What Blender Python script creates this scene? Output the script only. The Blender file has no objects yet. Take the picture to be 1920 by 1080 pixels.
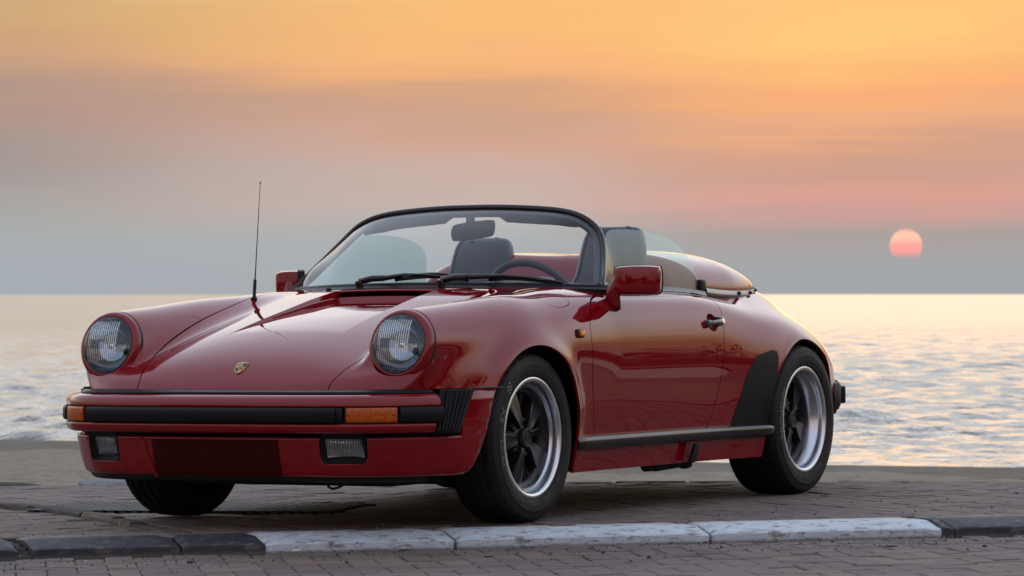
import bpy, bmesh, math, random
import numpy as np
from mathutils import Vector, Matrix

random.seed(7)
rng = np.random.default_rng(7)
scene = bpy.context.scene
COL = scene.collection

# ------------------------------------------------------------------ camera
ROLL = 0.009872                       # cross fall of the paved apron the car stands on
CAM_POS = (11.7893, 7.2275, 0.8429)
CAM_YAW, CAM_PITCH, FPX = -2.6376, 0.0017, 6904.0
cam = bpy.data.cameras.new("camera")
cam_ob = bpy.data.objects.new("camera", cam)
COL.objects.link(cam_ob)
scene.camera = cam_ob
cam.sensor_width = 36.0
cam.lens = 36.0 * FPX / 1920.0
cam.clip_start = 0.1
cam.clip_end = 30000.0
cam_ob.location = CAM_POS
cam_ob.rotation_euler = (math.pi / 2 + CAM_PITCH, 0.0, CAM_YAW - math.pi / 2)
cam.dof.use_dof = True
cam.dof.focus_distance = 13.0
cam.dof.aperture_fstop = 11.0

# ------------------------------------------------------------------ light
SUN_DIR = Vector((-0.922, -0.387, 0.0132)).normalized()
scene.view_settings.view_transform = 'Standard'
scene.view_settings.look = 'None'
scene.view_settings.exposure = 0.0
scene.view_settings.gamma = 1.0
scene.view_settings.use_curve_mapping = False

sun = bpy.data.lights.new("sun_light", 'SUN')
sun.energy = 0.05
sun.angle = math.radians(12.0)          # the disc is veiled: its light comes from a broad glow
sun.color = (1.0, 0.62, 0.40)
sun_ob = bpy.data.objects.new("sun_light", sun)
COL.objects.link(sun_ob)
sun_ob.rotation_euler = (-SUN_DIR).to_track_quat('-Z', 'Y').to_euler()

def lin(r, g, b):
    f = lambda c: (c / 255 / 12.92) if c / 255 <= 0.04045 else ((c / 255 + 0.055) / 1.055) ** 2.4
    return (f(r), f(g), f(b), 1.0)

class NT:
    """small helper for building node trees"""
    def __init__(s, tree):
        s.t = tree
    def n(s, kind, **kw):
        nd = s.t.nodes.new(kind)
        for k, v in kw.items():
            setattr(nd, k, v)
        return nd
    def l(s, a, b):
        s.t.links.new(a, b)
    def val(s, x, sock):
        if isinstance(x, (int, float)):
            sock.default_value = x
        else:
            s.l(x, sock)
    def math(s, op, a, b=0.0, c=None, clamp=False):
        nd = s.n('ShaderNodeMath', operation=op, use_clamp=clamp)
        s.val(a, nd.inputs[0]); s.val(b, nd.inputs[1])
        if c is not None:
            s.val(c, nd.inputs[2])
        return nd.outputs[0]
    def ramp(s, fac, stops, interp='LINEAR'):
        nd = s.n('ShaderNodeValToRGB')
        cr = nd.color_ramp
        cr.interpolation = interp
        while len(cr.elements) < len(stops):
            cr.elements.new(0.5)
        for e, (p, c) in zip(cr.elements, stops):
            e.position = p
            e.color = c if len(c) == 4 else (*c, 1)
        s.l(fac, nd.inputs[0])
        return nd.outputs[0]
    def mix(s, fac, a, b, blend='MIX'):
        nd = s.n('ShaderNodeMix', data_type='RGBA', blend_type=blend)
        s.val(fac, nd.inputs['Factor'])
        for x, i in ((a, 6), (b, 7)):
            if isinstance(x, tuple):
                nd.inputs[i].default_value = x if len(x) == 4 else (*x, 1)
            else:
                s.l(x, nd.inputs[i])
        return nd.outputs[2]
    def noise(s, vec, scale, detail=3.0, rough=0.5, dist=0.0):
        nd = s.n('ShaderNodeTexNoise')
        nd.inputs['Scale'].default_value = scale
        nd.inputs['Detail'].default_value = detail
        nd.inputs['Roughness'].default_value = rough
        nd.inputs['Distortion'].default_value = dist
        if vec is not None:
            s.l(vec, nd.inputs['Vector'])
        return nd.outputs['Fac']
    def mapping(s, vec, scale=(1, 1, 1), rot=(0, 0, 0), loc=(0, 0, 0)):
        nd = s.n('ShaderNodeMapping')
        nd.inputs['Scale'].default_value = scale
        nd.inputs['Rotation'].default_value = rot
        nd.inputs['Location'].default_value = loc
        s.l(vec, nd.inputs['Vector'])
        return nd.outputs[0]

# ------------------------------------------------------------------ sky
world = bpy.data.worlds.new("World")
scene.world = world
world.use_nodes = True
wt = NT(world.node_tree)
for nd in list(world.node_tree.nodes):
    world.node_tree.nodes.remove(nd)
tc = wt.n('ShaderNodeTexCoord')
sep = wt.n('ShaderNodeSeparateXYZ')
wt.l(tc.outputs['Generated'], sep.inputs[0])
elev = wt.math('DIVIDE', wt.math('ARCSINE', sep.outputs[2]), math.pi / 2)      # -1..1
# square-root scale gives the low sky room on the ramp: 4.6 deg -> 0.226
el_s = wt.math('POWER', wt.math('MAXIMUM', elev, 0.0), 0.5)
# long flat streaks of thin cloud shift the bands up and down a little
st = wt.mapping(tc.outputs['Generated'], scale=(5, 5, 95))
stn = wt.noise(st, 1.6, 5, 0.55, 0.3)
band = wt.math('MULTIPLY', wt.math('SUBTRACT', stn, 0.5), 0.036)
wob = wt.math('MULTIPLY', wt.math('SUBTRACT', wt.noise(wt.mapping(tc.outputs['Generated'], scale=(6, 6, 30)), 1.3, 3), 0.5), 0.05)
el_n = wt.math('ADD', el_s, wt.math('MULTIPLY', wt.math('ADD', band, wob), wt.math('MINIMUM', wt.math('MULTIPLY', el_s, 6.0), 1.0)))
def e2(deg):
    return (deg / 90.0) ** 0.5
def mul(c, k):
    return (c[0] * k, c[1] * k, c[2] * k, 1.0)
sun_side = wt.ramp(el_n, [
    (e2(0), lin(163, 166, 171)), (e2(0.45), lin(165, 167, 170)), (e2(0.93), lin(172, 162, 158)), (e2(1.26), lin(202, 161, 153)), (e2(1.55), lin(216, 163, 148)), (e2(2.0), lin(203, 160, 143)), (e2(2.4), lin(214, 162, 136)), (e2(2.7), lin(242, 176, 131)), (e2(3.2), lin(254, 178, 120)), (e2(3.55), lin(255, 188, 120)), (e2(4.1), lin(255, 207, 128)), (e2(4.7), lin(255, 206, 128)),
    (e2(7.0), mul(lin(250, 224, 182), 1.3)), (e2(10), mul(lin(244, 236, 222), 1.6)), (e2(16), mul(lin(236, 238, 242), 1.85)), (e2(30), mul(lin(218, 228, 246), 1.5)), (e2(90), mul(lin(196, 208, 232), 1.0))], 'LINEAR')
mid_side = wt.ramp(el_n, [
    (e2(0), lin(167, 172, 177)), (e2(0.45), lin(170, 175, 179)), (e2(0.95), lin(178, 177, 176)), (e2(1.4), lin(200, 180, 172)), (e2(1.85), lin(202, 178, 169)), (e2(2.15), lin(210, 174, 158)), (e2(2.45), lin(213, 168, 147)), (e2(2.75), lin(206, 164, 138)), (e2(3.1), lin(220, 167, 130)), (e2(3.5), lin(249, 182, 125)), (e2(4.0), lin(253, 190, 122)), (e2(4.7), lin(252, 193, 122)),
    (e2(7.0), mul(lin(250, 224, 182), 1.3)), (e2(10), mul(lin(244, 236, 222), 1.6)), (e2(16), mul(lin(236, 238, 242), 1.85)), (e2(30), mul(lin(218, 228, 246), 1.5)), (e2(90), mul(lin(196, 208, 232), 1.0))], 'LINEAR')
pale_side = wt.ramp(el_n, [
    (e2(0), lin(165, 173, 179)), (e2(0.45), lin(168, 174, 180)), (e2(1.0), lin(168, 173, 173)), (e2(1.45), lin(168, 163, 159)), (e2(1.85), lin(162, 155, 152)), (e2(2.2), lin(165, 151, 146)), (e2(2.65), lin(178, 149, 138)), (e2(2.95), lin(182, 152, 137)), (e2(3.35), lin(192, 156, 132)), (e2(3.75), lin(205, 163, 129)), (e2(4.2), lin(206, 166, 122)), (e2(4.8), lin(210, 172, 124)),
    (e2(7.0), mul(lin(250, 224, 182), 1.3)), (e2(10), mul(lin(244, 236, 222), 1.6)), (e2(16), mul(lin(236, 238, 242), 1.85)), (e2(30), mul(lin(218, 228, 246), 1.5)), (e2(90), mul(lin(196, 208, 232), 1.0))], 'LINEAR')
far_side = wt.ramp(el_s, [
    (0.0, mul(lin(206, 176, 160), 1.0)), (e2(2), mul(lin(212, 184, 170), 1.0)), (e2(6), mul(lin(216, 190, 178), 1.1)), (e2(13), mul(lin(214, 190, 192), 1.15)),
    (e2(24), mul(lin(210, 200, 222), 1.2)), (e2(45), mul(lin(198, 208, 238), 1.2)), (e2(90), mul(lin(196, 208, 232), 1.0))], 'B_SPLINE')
# 1 towards the sun, 0 opposite
dotn = wt.n('ShaderNodeVectorMath', operation='DOT_PRODUCT')
wt.l(tc.outputs['Generated'], dotn.inputs[0])
hx = Vector((SUN_DIR.x, SUN_DIR.y, 0)).normalized()
dotn.inputs[1].default_value = hx
az = wt.n('ShaderNodeMapRange', interpolation_type='SMOOTHSTEP')
wt.l(dotn.outputs['Value'], az.inputs['Value'])
az.inputs['From Min'].default_value = -0.8
az.inputs['From Max'].default_value = 0.8
# the bands grow paler and greyer with the angle away from the sun
def az_mix(lo, hi):
    nd = wt.n('ShaderNodeMapRange', interpolation_type='SMOOTHSTEP')
    wt.l(dotn.outputs['Value'], nd.inputs['Value'])
    nd.inputs['From Min'].default_value = lo; nd.inputs['From Max'].default_value = hi
    return nd.outputs[0]
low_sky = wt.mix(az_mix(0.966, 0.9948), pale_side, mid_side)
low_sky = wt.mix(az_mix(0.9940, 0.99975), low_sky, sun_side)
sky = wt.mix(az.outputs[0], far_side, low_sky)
# pink glow round the sun, wider than tall
def gl(v, sx, amp):
    d = wt.n('ShaderNodeVectorMath', operation='SUBTRACT')
    wt.l(tc.outputs['Generated'], d.inputs[0]); d.inputs[1].default_value = v
    m = wt.mapping(d.outputs[0], scale=sx)
    ln = wt.n('ShaderNodeVectorMath', operation='DOT_PRODUCT'); wt.l(m, ln.inputs[0]); wt.l(m, ln.inputs[1])
    return wt.math('MULTIPLY', wt.math('EXPONENT', wt.math('MULTIPLY', ln.outputs['Value'], -1.0)), amp)
g1 = gl((SUN_DIR.x, SUN_DIR.y, SUN_DIR.z + 0.0140), (20, 20, 210), 0.16)
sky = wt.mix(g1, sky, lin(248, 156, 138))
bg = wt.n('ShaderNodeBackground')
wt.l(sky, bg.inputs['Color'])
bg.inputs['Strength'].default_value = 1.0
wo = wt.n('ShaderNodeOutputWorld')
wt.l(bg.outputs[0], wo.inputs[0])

# ================================================================== body surface (implicit)
def pchip(xs, ys, xq):
    xs = np.asarray(xs, float); ys = np.asarray(ys, float)
    h = np.diff(xs); d = np.diff(ys) / h
    m = np.zeros_like(ys)
    for i in range(1, len(xs) - 1):
        if d[i - 1] * d[i] > 0:
            w1, w2 = 2 * h[i] + h[i - 1], h[i] + 2 * h[i - 1]
            m[i] = (w1 + w2) / (w1 / d[i - 1] + w2 / d[i])
    m[0], m[-1] = d[0], d[-1]
    xq = np.clip(xq, xs[0], xs[-1])
    i = np.clip(np.searchsorted(xs, xq) - 1, 0, len(h) - 1)
    t = (xq - xs[i]) / h[i]
    return ((2*t**3 - 3*t**2 + 1) * ys[i] + (t**3 - 2*t**2 + t) * h[i] * m[i]
            + (-2*t**3 + 3*t**2) * ys[i + 1] + (t**3 - t**2) * h[i] * m[i + 1])

def blur(a, sig, axis):
    r = max(1, int(3 * sig)); k = np.exp(-0.5 * (np.arange(-r, r + 1) / sig) ** 2); k /= k.sum()
    pad = [(0, 0)] * a.ndim; pad[axis] = (r, r)
    p = np.pad(a, pad, mode='reflect', reflect_type='odd')
    return sum(k[j] * np.take(p, np.arange(j, j + a.shape[axis]), axis) for j in range(2 * r + 1))

def bsw(t):
    return ((1 - t)**3 / 6, (3*t**3 - 6*t**2 + 4) / 6, (-3*t**3 + 3*t**2 + 3*t + 1) / 6, t**3 / 6)

class Tab1:
    def __init__(s, xs, ys, x0, x1, dx, sig):
        o = np.argsort(xs)
        s.x0, s.dx = x0, dx; s.n = int(round((x1 - x0) / dx)) + 1
        s.a = pchip(np.array(xs)[o], np.array(ys)[o], x0 + dx * np.arange(s.n))
        if sig: s.a = blur(s.a, sig / dx, 0)
    def __call__(s, x):
        u = np.clip((np.asarray(x, float) - s.x0) / s.dx, 1, s.n - 3.001); i = u.astype(int); w = bsw(u - i)
        return sum(w[k] * s.a[i + k - 1] for k in range(4))

class Tab2:
    def __init__(s, rows, x0, x1, dx, z0, z1, dz, sx, sz):
        rows = sorted(rows, key=lambda r: r[0])
        s.x0, s.dx, s.z0, s.dz = x0, dx, z0, dz
        s.nx = int(round((x1 - x0) / dx)) + 1; s.nz = int(round((z1 - z0) / dz)) + 1
        zq = z0 + dz * np.arange(s.nz); xq = x0 + dx * np.arange(s.nx)
        R = np.array([pchip([p[0] for p in r[1]], [p[1] for p in r[1]], zq) for r in rows])
        X = [r[0] for r in rows]
        A = np.array([pchip(X, R[:, j], xq) for j in range(s.nz)]).T
        s.a = blur(blur(A, sx / dx, 0), sz / dz, 1)
    def __call__(s, x, z):
        u = np.clip((x - s.x0) / s.dx, 1, s.nx - 3.001); i = u.astype(int); wu = bsw(u - i)
        v = np.clip((z - s.z0) / s.dz, 1, s.nz - 3.001); j = v.astype(int); wv = bsw(v - j)
        out = 0
        for a in range(4):
            row = 0
            for b in range(4):
                row = row + wv[b] * s.a[i + a - 1, j + b - 1]
            out = out + wu[a] * row
        return out

def smin(a, b, k):
    h = np.clip(0.5 + 0.5 * (b - a) / k, 0, 1)
    return b + (a - b) * h - k * h * (1 - h)
def smax(a, b, k):
    return -smin(-a, -b, k)

def rw(*p):
    return list(p)
W_ROWS = [
 (0.90, rw((.10,.52),(.30,.56),(.50,.56),(.60,.46),(.70,.36),(.90,.20))),
 (0.70, rw((.10,.70),(.30,.71),(.45,.71),(.55,.68),(.65,.58),(.75,.46),(.90,.30))),
 (0.50, rw((.10,.76),(.30,.78),(.45,.783),(.55,.77),(.65,.71),(.75,.58),(.90,.42))),
 (0.30, rw((.10,.77),(.30,.80),(.45,.812),(.55,.808),(.65,.765),(.75,.67),(.90,.50))),
 (0.00, rw((.10,.79),(.30,.82),(.45,.826),(.55,.82),(.65,.785),(.75,.71),(.82,.64),(.90,.54))),
 (-0.30, rw((.10,.775),(.30,.806),(.45,.824),(.58,.826),(.66,.820),(.74,.800),(.80,.762),(.84,.722),(.88,.665),(.95,.58))),
 (-0.60, rw((.10,.765),(.30,.800),(.45,.822),(.56,.827),(.65,.822),(.72,.811),(.78,.791),(.82,.767),(.85,.735),(.88,.69),(.95,.61))),
 (-1.00, rw((.10,.765),(.30,.800),(.45,.822),(.56,.827),(.65,.822),(.72,.811),(.78,.791),(.82,.767),(.85,.735),(.88,.69),(.95,.62))),
 (-1.40, rw((.10,.768),(.30,.802),(.45,.823),(.56,.828),(.65,.823),(.72,.812),(.78,.791),(.82,.766),(.85,.733),(.88,.688),(.95,.62))),
 (-1.60, rw((.10,.775),(.30,.808),(.45,.827),(.56,.831),(.65,.826),(.72,.814),(.78,.790),(.82,.760),(.85,.725),(.88,.68),(.95,.615))),
 (-1.75, rw((.10,.79),(.30,.824),(.45,.842),(.56,.845),(.65,.837),(.72,.818),(.78,.784),(.82,.748),(.86,.695),(.95,.61))),
 (-1.90, rw((.10,.81),(.30,.845),(.45,.863),(.56,.865),(.65,.853),(.72,.823),(.78,.775),(.82,.730),(.86,.678),(.95,.60))),
 (-2.10, rw((.10,.83),(.30,.865),(.45,.882),(.56,.884),(.64,.872),(.70,.842),(.75,.790),(.79,.733),(.83,.686),(.87,.653),(.95,.59))),
 (-2.27, rw((.10,.83),(.30,.868),(.45,.886),(.56,.888),(.64,.872),(.69,.840),(.74,.786),(.78,.722),(.82,.672),(.86,.645),(.90,.625),(.95,.60))),
 (-2.45, rw((.10,.80),(.30,.855),(.45,.877),(.56,.880),(.62,.863),(.67,.823),(.72,.757),(.76,.692),(.80,.645),(.85,.605),(.90,.58),(.95,.555))),
 (-2.65, rw((.10,.75),(.30,.805),(.45,.833),(.54,.831),(.60,.804),(.66,.747),(.71,.674),(.76,.610),(.80,.572),(.86,.535),(.95,.48))),
 (-2.85, rw((.10,.68),(.30,.735),(.45,.758),(.52,.748),(.58,.712),(.64,.650),(.70,.575),(.76,.505),(.82,.450),(.95,.37))),
 (-3.10, rw((.10,.58),(.30,.600),(.45,.61),(.52,.59),(.58,.55),(.64,.510),(.70,.420),(.76,.340),(.95,.22))),
 (-3.40, rw((.10,.56),(.30,.560),(.45,.530),(.55,.450),(.65,.340),(.75,.22),(.95,.1))),
]
W_T = Tab2(W_ROWS, -3.6, 1.1, 0.02, 0.0, 1.2, 0.01, 0.06, 0.014)
ZC = Tab1([1.0,.90,.80,.76,.70,.60,.45,.2,0,-.2,-.42,-.6,-.8,-1.4,-1.9,-2.2,-2.4,-2.6,-2.8,-3.0,-3.2,-3.4],
          [.26,.38,.472,.512,.572,.632,.690,.756,.799,.840,.872,.883,.885,.885,.905,.935,.943,.920,.850,.75,.61,.46], -3.6, 1.2, .02, .03)
AC = Tab1([1.0,.78,.70,.60,.45,.2,0,-.2,-.45,-.7,-1.4,-2.0,-2.4,-2.8,-3.3],
          [.005,.005,.018,.034,.046,.046,.041,.033,.024,.019,.019,.050,.068,.075,.07], -3.6, 1.2, .02, .05)
NP = Tab1([-.1,0,.2,.4,.5,.6,.68,.74,.78,.82,.86,.95],
          [.800,.80,.796,.780,.757,.715,.660,.590,.50,.36,.12,-.3], -.1, 1.0, .01, .02)
PCY = Tab1([.9,.60,.3,0,-.3,-.6,-.95],[.622,.6225,.631,.640,.606,.57,.50], -1.2, 1.1, .02, .05)
PCZ = Tab1([.9,.60,.3,0,-.3,-.6,-.95],[.655,.655,.652,.648,.632,.62,.58], -1.2, 1.1, .02, .05)
PR = Tab1([.9,.60,.3,0,-.3,-.6,-.95],[.10,.1275,.153,.182,.207,.215,.14], -1.2, 1.1, .02, .05)
HL_T = math.radians(13.0)
HL_C = (0.600, 0.6225, 0.656)         # headlight axis point
HL_N = (math.cos(HL_T), 0.0, math.sin(HL_T))
AF, AR_ = (0.0, 0.312, 0.338), (-2.272, 0.312, 0.336)   # wheel arches: x, z, radius

def F(x, y, z):
    y = np.abs(y)
    e = 1e-3
    zc = ZC(x); zx = (ZC(x + e) - ZC(x - e)) / (2 * e)
    yy = (y / 0.5)
    a = AC(x)
    T = zc - a * yy ** 2.2
    Ty = -a * 2.2 / 0.5 * yy ** 1.2
    f1 = (z - T) / np.sqrt(1 + zx ** 2 + Ty ** 2)
    w = W_T(x, z); wz = (W_T(x, z + 4e-3) - W_T(x, z - 4e-3)) / 8e-3; wx = (W_T(x + 4e-3, z) - W_T(x - 4e-3, z)) / 8e-3
    f2 = (y - w) / np.sqrt(1 + wz ** 2 + wx ** 2)
    npv = NP(y); nd = (NP(y + e) - NP(y - e)) / (2 * e)
    f3 = (x - npv) / np.sqrt(1 + nd ** 2)
    f = smax(f1, f2, 0.05)
    f = smax(f, f3, 0.06)
    r = PR(x); rp = (PR(x + e) - PR(x - e)) / (2 * e)
    d = (np.sqrt((y - PCY(x)) ** 2 + (z - PCZ(x)) ** 2 + 1e-9) - r) / np.sqrt(1 + rp ** 2)
    hp = (x - HL_C[0]) * HL_N[0] + (z - HL_C[2]) * HL_N[2]
    d = smax(d, hp, 0.012)
    d = smax(d, -(x + 0.92), 0.05)
    f = smin(f, d, 0.075)
    rho = np.sqrt((x - AF[0]) ** 2 + (z - AF[1]) ** 2)
    f = f - 0.020 * np.exp(-((rho - 0.330) / 0.055) ** 2) * np.clip((y - 0.6) / 0.15, 0, 1)
    rho = np.sqrt((x - AR_[0]) ** 2 + (z - AR_[1]) ** 2)
    f = f - 0.006 * np.exp(-((rho - 0.335) / 0.03) ** 2) * np.clip((y - 0.6) / 0.15, 0, 1)
    f = smax(f, 0.10 - z, 0.02)
    f = smax(f, -3.30 - x, 0.10)
    return f

def grad(P):
    e = 2e-3
    g = np.empty_like(P)
    for k in range(3):
        d = np.zeros(3); d[k] = e
        a, b = P + d, P - d
        g[:, k] = (F(a[:, 0], a[:, 1], a[:, 2]) - F(b[:, 0], b[:, 1], b[:, 2])) / (2 * e)
    return g

def project(P, it=4, off=0.0):
    P = P.copy()
    for _ in range(it):
        g = grad(P); f = F(P[:, 0], P[:, 1], P[:, 2]) - off
        step = (f / np.maximum((g * g).sum(1), 0.05))[:, None] * g
        ln = np.linalg.norm(step, axis=1, keepdims=True)
        P -= step * np.minimum(1, 0.02 / np.maximum(ln, 1e-9))
    return P

def normals_of(P):
    g = grad(P)
    return g / np.maximum(np.linalg.norm(g, axis=1, keepdims=True), 1e-9)

def surface_nets(x0, x1, ymax, z0, z1, h):
    xs = np.arange(x0, x1 + h, h); ny = int(ymax / h); ys = (np.arange(ny) + 0.5) * h; zs = np.arange(z0, z1 + h, h)
    V = np.empty((len(xs), ny, len(zs)), np.float32)
    for i in range(0, len(xs), 24):
        X, Y, Z = np.meshgrid(xs[i:i + 24], ys, zs, indexing='ij')
        V[i:i + 24] = F(X, Y, Z)
    V = np.concatenate([V[:, ::-1], V], 1); ys = np.concatenate([-ys[::-1], ys])
    ins = V < 0
    c = [ins[a:ins.shape[0] - 1 + a, b:ins.shape[1] - 1 + b, d:ins.shape[2] - 1 + d] for a in (0, 1) for b in (0, 1) for d in (0, 1)]
    s = sum(k.astype(np.int8) for k in c)
    act = (s > 0) & (s < 8)
    idx = -np.ones(act.shape, np.int64)
    ijk = np.argwhere(act); idx[act] = np.arange(len(ijk))
    acc = np.zeros((len(ijk), 3)); cnt = np.zeros(len(ijk))
    corners = [(a, b, d) for a in (0, 1) for b in (0, 1) for d in (0, 1)]
    for p in range(8):
        for q in range(p + 1, 8):
            A, B = np.array(corners[p]), np.array(corners[q])
            if np.abs(A - B).sum() != 1: continue
            va = V[tuple((ijk + A).T)]; vb = V[tuple((ijk + B).T)]
            m = (va < 0) != (vb < 0)
            t = va[m] / (va[m] - vb[m])
            acc[m] += A + (B - A) * t[:, None]; cnt[m] += 1
    P = ijk + acc / cnt[:, None]
    P = np.stack([xs[0] + P[:, 0] * h, ys[0] + P[:, 1] * h, zs[0] + P[:, 2] * h], 1)
    tris = []
    for ax in range(3):
        sl0 = [slice(None)] * 3; sl1 = [slice(None)] * 3
        sl0[ax] = slice(0, -1); sl1[ax] = slice(1, None)
        a, b = ins[tuple(sl0)], ins[tuple(sl1)]
        e = np.argwhere(a != b)
        flip = a[tuple(e.T)]
        o1, o2 = [k for k in range(3) if k != ax]
        e, flip = e[(e[:, o1] > 0) & (e[:, o2] > 0)], flip[(e[:, o1] > 0) & (e[:, o2] > 0)]
        ok = np.all(e < np.array(act.shape)[None], axis=1); e, flip = e[ok], flip[ok]
        def cell(d1, d2):
            k = e.copy(); k[:, o1] -= d1; k[:, o2] -= d2
            return idx[tuple(k.T)]
        q = np.stack([cell(1, 1), cell(0, 1), cell(0, 0), cell(1, 0)], 1)
        if ax == 1: flip = ~flip
        q[~flip] = q[~flip][:, ::-1]
        tris.append(q)
    Q = np.concatenate(tris)
    Q = Q[(Q >= 0).all(1)]
    # relax tangentially then put back on the surface
    for _ in range(3):
        acc = np.zeros_like(P); cnt = np.zeros(len(P))
        for k in range(4):
            np.add.at(acc, Q[:, k], P[Q[:, (k + 1) % 4]] + P[Q[:, (k + 3) % 4]]); np.add.at(cnt, Q[:, k], 2)
        P = project(0.5 * P + 0.5 * acc / np.maximum(cnt, 1)[:, None], 1)
    P = project(P, 3)
    d1 = np.linalg.norm(P[Q[:, 0]] - P[Q[:, 2]], axis=1); d2 = np.linalg.norm(P[Q[:, 1]] - P[Q[:, 3]], axis=1)
    T = np.where((d1 < d2)[:, None, None], np.stack([Q[:, [0, 1, 2]], Q[:, [0, 2, 3]]], 1), np.stack([Q[:, [0, 1, 3]], Q[:, [1, 2, 3]]], 1))
    return P, T.reshape(-1, 3)

def clip(P, T, s):
    """keep the part of a triangle mesh where s < 0, cutting triangles along s = 0"""
    s = np.where(np.abs(s) < 1e-5, -1e-5, s)
    neg = s < 0
    k = neg[T].sum(1)
    keep = [T[k == 3]]
    newP = []; base = len(P); cache = {}
    def cut(a, b):
        key = (a, b) if a < b else (b, a)
        if key not in cache:
            t = s[key[0]] / (s[key[0]] - s[key[1]])
            cache[key] = base + len(newP); newP.append(P[key[0]] + t * (P[key[1]] - P[key[0]]))
        return cache[key]
    extra = []
    for tri in T[(k == 1) | (k == 2)].tolist():
        f = [neg[v] for v in tri]
        if sum(f) == 1:
            i = f.index(True); a, b, c = tri[i], tri[(i + 1) % 3], tri[(i + 2) % 3]
            extra.append((a, cut(a, b), cut(a, c)))
        else:
            i = f.index(False); a, b, c = tri[i], tri[(i + 1) % 3], tri[(i + 2) % 3]
            ab, ac = cut(a, b), cut(a, c)
            extra.append((ab, b, c)); extra.append((ab, c, ac))
    if newP: P = np.concatenate([P, np.array(newP)])
    T = np.concatenate(keep + ([np.array(extra)] if extra else []))
    used = np.unique(T); m = -np.ones(len(P), np.int64); m[used] = np.arange(len(used))
    return P[used], m[T]

def poly_sd(px, py, poly):
    """signed distance to a closed polygon, negative inside"""
    poly = np.asarray(poly, float); n = len(poly)
    best = np.full(px.shape, 1e9); inside = np.zeros(px.shape, bool)
    for i in range(n):
        ax, ay = poly[i]; bx, by = poly[(i + 1) % n]
        ex, ey = bx - ax, by - ay
        t = np.clip(((px - ax) * ex + (py - ay) * ey) / max(ex * ex + ey * ey, 1e-12), 0, 1)
        best = np.minimum(best, (px - ax - t * ex) ** 2 + (py - ay - t * ey) ** 2)
        if ay != by:
            c = ((ay > py) != (by > py)) & (px < (bx - ax) * (py - ay) / (by - ay) + ax)
            inside ^= c
    d = np.sqrt(best)
    return np.where(inside, -d, d)

def smooth_poly(pts, n=8, closed=True):
    """Catmull-Rom through the points"""
    p = np.asarray(pts, float); N = len(p); out = []
    rngi = range(N) if closed else range(N - 1)
    for i in rngi:
        if closed:
            a, b, c, d = p[(i - 1) % N], p[i], p[(i + 1) % N], p[(i + 2) % N]
        else:
            b, c = p[i], p[i + 1]; a = p[i - 1] if i else 2 * b - c; d = p[i + 2] if i + 2 < N else 2 * c - b
        for t in np.arange(n) / n:
            out.append(0.5 * ((2 * b) + (-a + c) * t + (2*a - 5*b + 4*c - d) * t*t + (-a + 3*b - 3*c + d) * t**3))
    if not closed: out.append(p[-1])
    return np.array(out)

# ================================================================== mesh helpers
def link(name, me, parent=None, mats=None):
    o = bpy.data.objects.new(name, me)
    COL.objects.link(o)
    if parent is not None:
        o.parent = parent
    if mats is not None:
        for m in (mats if isinstance(mats, (list, tuple)) else [mats]):
            me.materials.append(m)
    return o

def mesh_data(name, V, Fc, smooth=True, normals=None):
    me = bpy.data.meshes.new(name)
    me.from_pydata([tuple(map(float, v)) for v in V], [], [tuple(map(int, f)) for f in Fc])
    me.update()
    if smooth:
        me.polygons.foreach_set('use_smooth', [True] * len(me.polygons))
        if normals is not None:
            me.normals_split_custom_set_from_vertices([tuple(map(float, n)) for n in normals])
    return me

def obj(name, V, Fc, mat, parent=None, smooth=True, normals=None, sharp=None):
    me = mesh_data(name, V, Fc, smooth, normals)
    o = link(name, me, parent, mat)
    if sharp:
        me.set_sharp_from_angle(angle=math.radians(sharp))
    return o

class MB:
    """collects shapes into one mesh"""
    def __init__(s):
        s.v = []; s.f = []
    def add(s, V, Fc):
        b = len(s.v)
        s.v.extend([tuple(map(float, p)) for p in V]); s.f.extend([tuple(int(i) + b for i in f) for f in Fc])
        return s
    def build(s, name, mat, parent=None, sharp=35, smooth=True):
        return obj(name, s.v, s.f, mat, parent, smooth, None, sharp)

def grid_faces(nu, nv, cu=False, cv=False):
    f = []
    for i in range(nu if cu else nu - 1):
        for j in range(nv if cv else nv - 1):
            a, b = i, (i + 1) % nu; c, d = j, (j + 1) % nv
            f.append((a * nv + c, b * nv + c, b * nv + d, a * nv + d))
    return f

def frame_of(axis, up=(0, 0, 1)):
    a = np.array(axis, float); a /= np.linalg.norm(a)
    u = np.array(up, float); u = u - a * (a @ u)
    if np.linalg.norm(u) < 1e-6:
        u = np.array([1.0, 0, 0]) - a * a[0]
    u /= np.linalg.norm(u)
    return a, u, np.cross(a, u)

def lathe(profile, n, origin, axis, up=(0, 0, 1), closed=False):
    """profile of (radius, height along axis)"""
    a, u, w = frame_of(axis, up); o = np.array(origin, float)
    th = np.arange(n) * 2 * math.pi / n
    V = []
    for t in th:
        d = math.cos(t) * u + math.sin(t) * w
        for r, h in profile:
            V.append(o + a * h + d * r)
    return V, grid_faces(n, len(profile), True, closed)

def tube(path, rad, n=8, caps=True, closed=False):
    P = np.asarray(path, float); m = len(P)
    rad = np.full(m, rad) if np.isscalar(rad) else np.asarray(rad)
    V = []; prev = None
    for i in range(m):
        if closed:
            t = P[(i + 1) % m] - P[i - 1]
        else:
            t = P[min(i + 1, m - 1)] - P[max(i - 1, 0)]
        t = t / np.linalg.norm(t)
        if prev is None:
            _, u, w = frame_of(t)
        else:
            u = prev - t * (prev @ t); u /= np.linalg.norm(u); w = np.cross(t, u)
        prev = u
        for k in range(n):
            a = 2 * math.pi * k / n
            V.append(P[i] + rad[i] * (math.cos(a) * u + math.sin(a) * w))
    f = grid_faces(m, n, closed, True)
    if caps and not closed:
        f.append(tuple(range(n))); f.append(tuple(reversed(range((m - 1) * n, m * n))))
    return V, f

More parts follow.
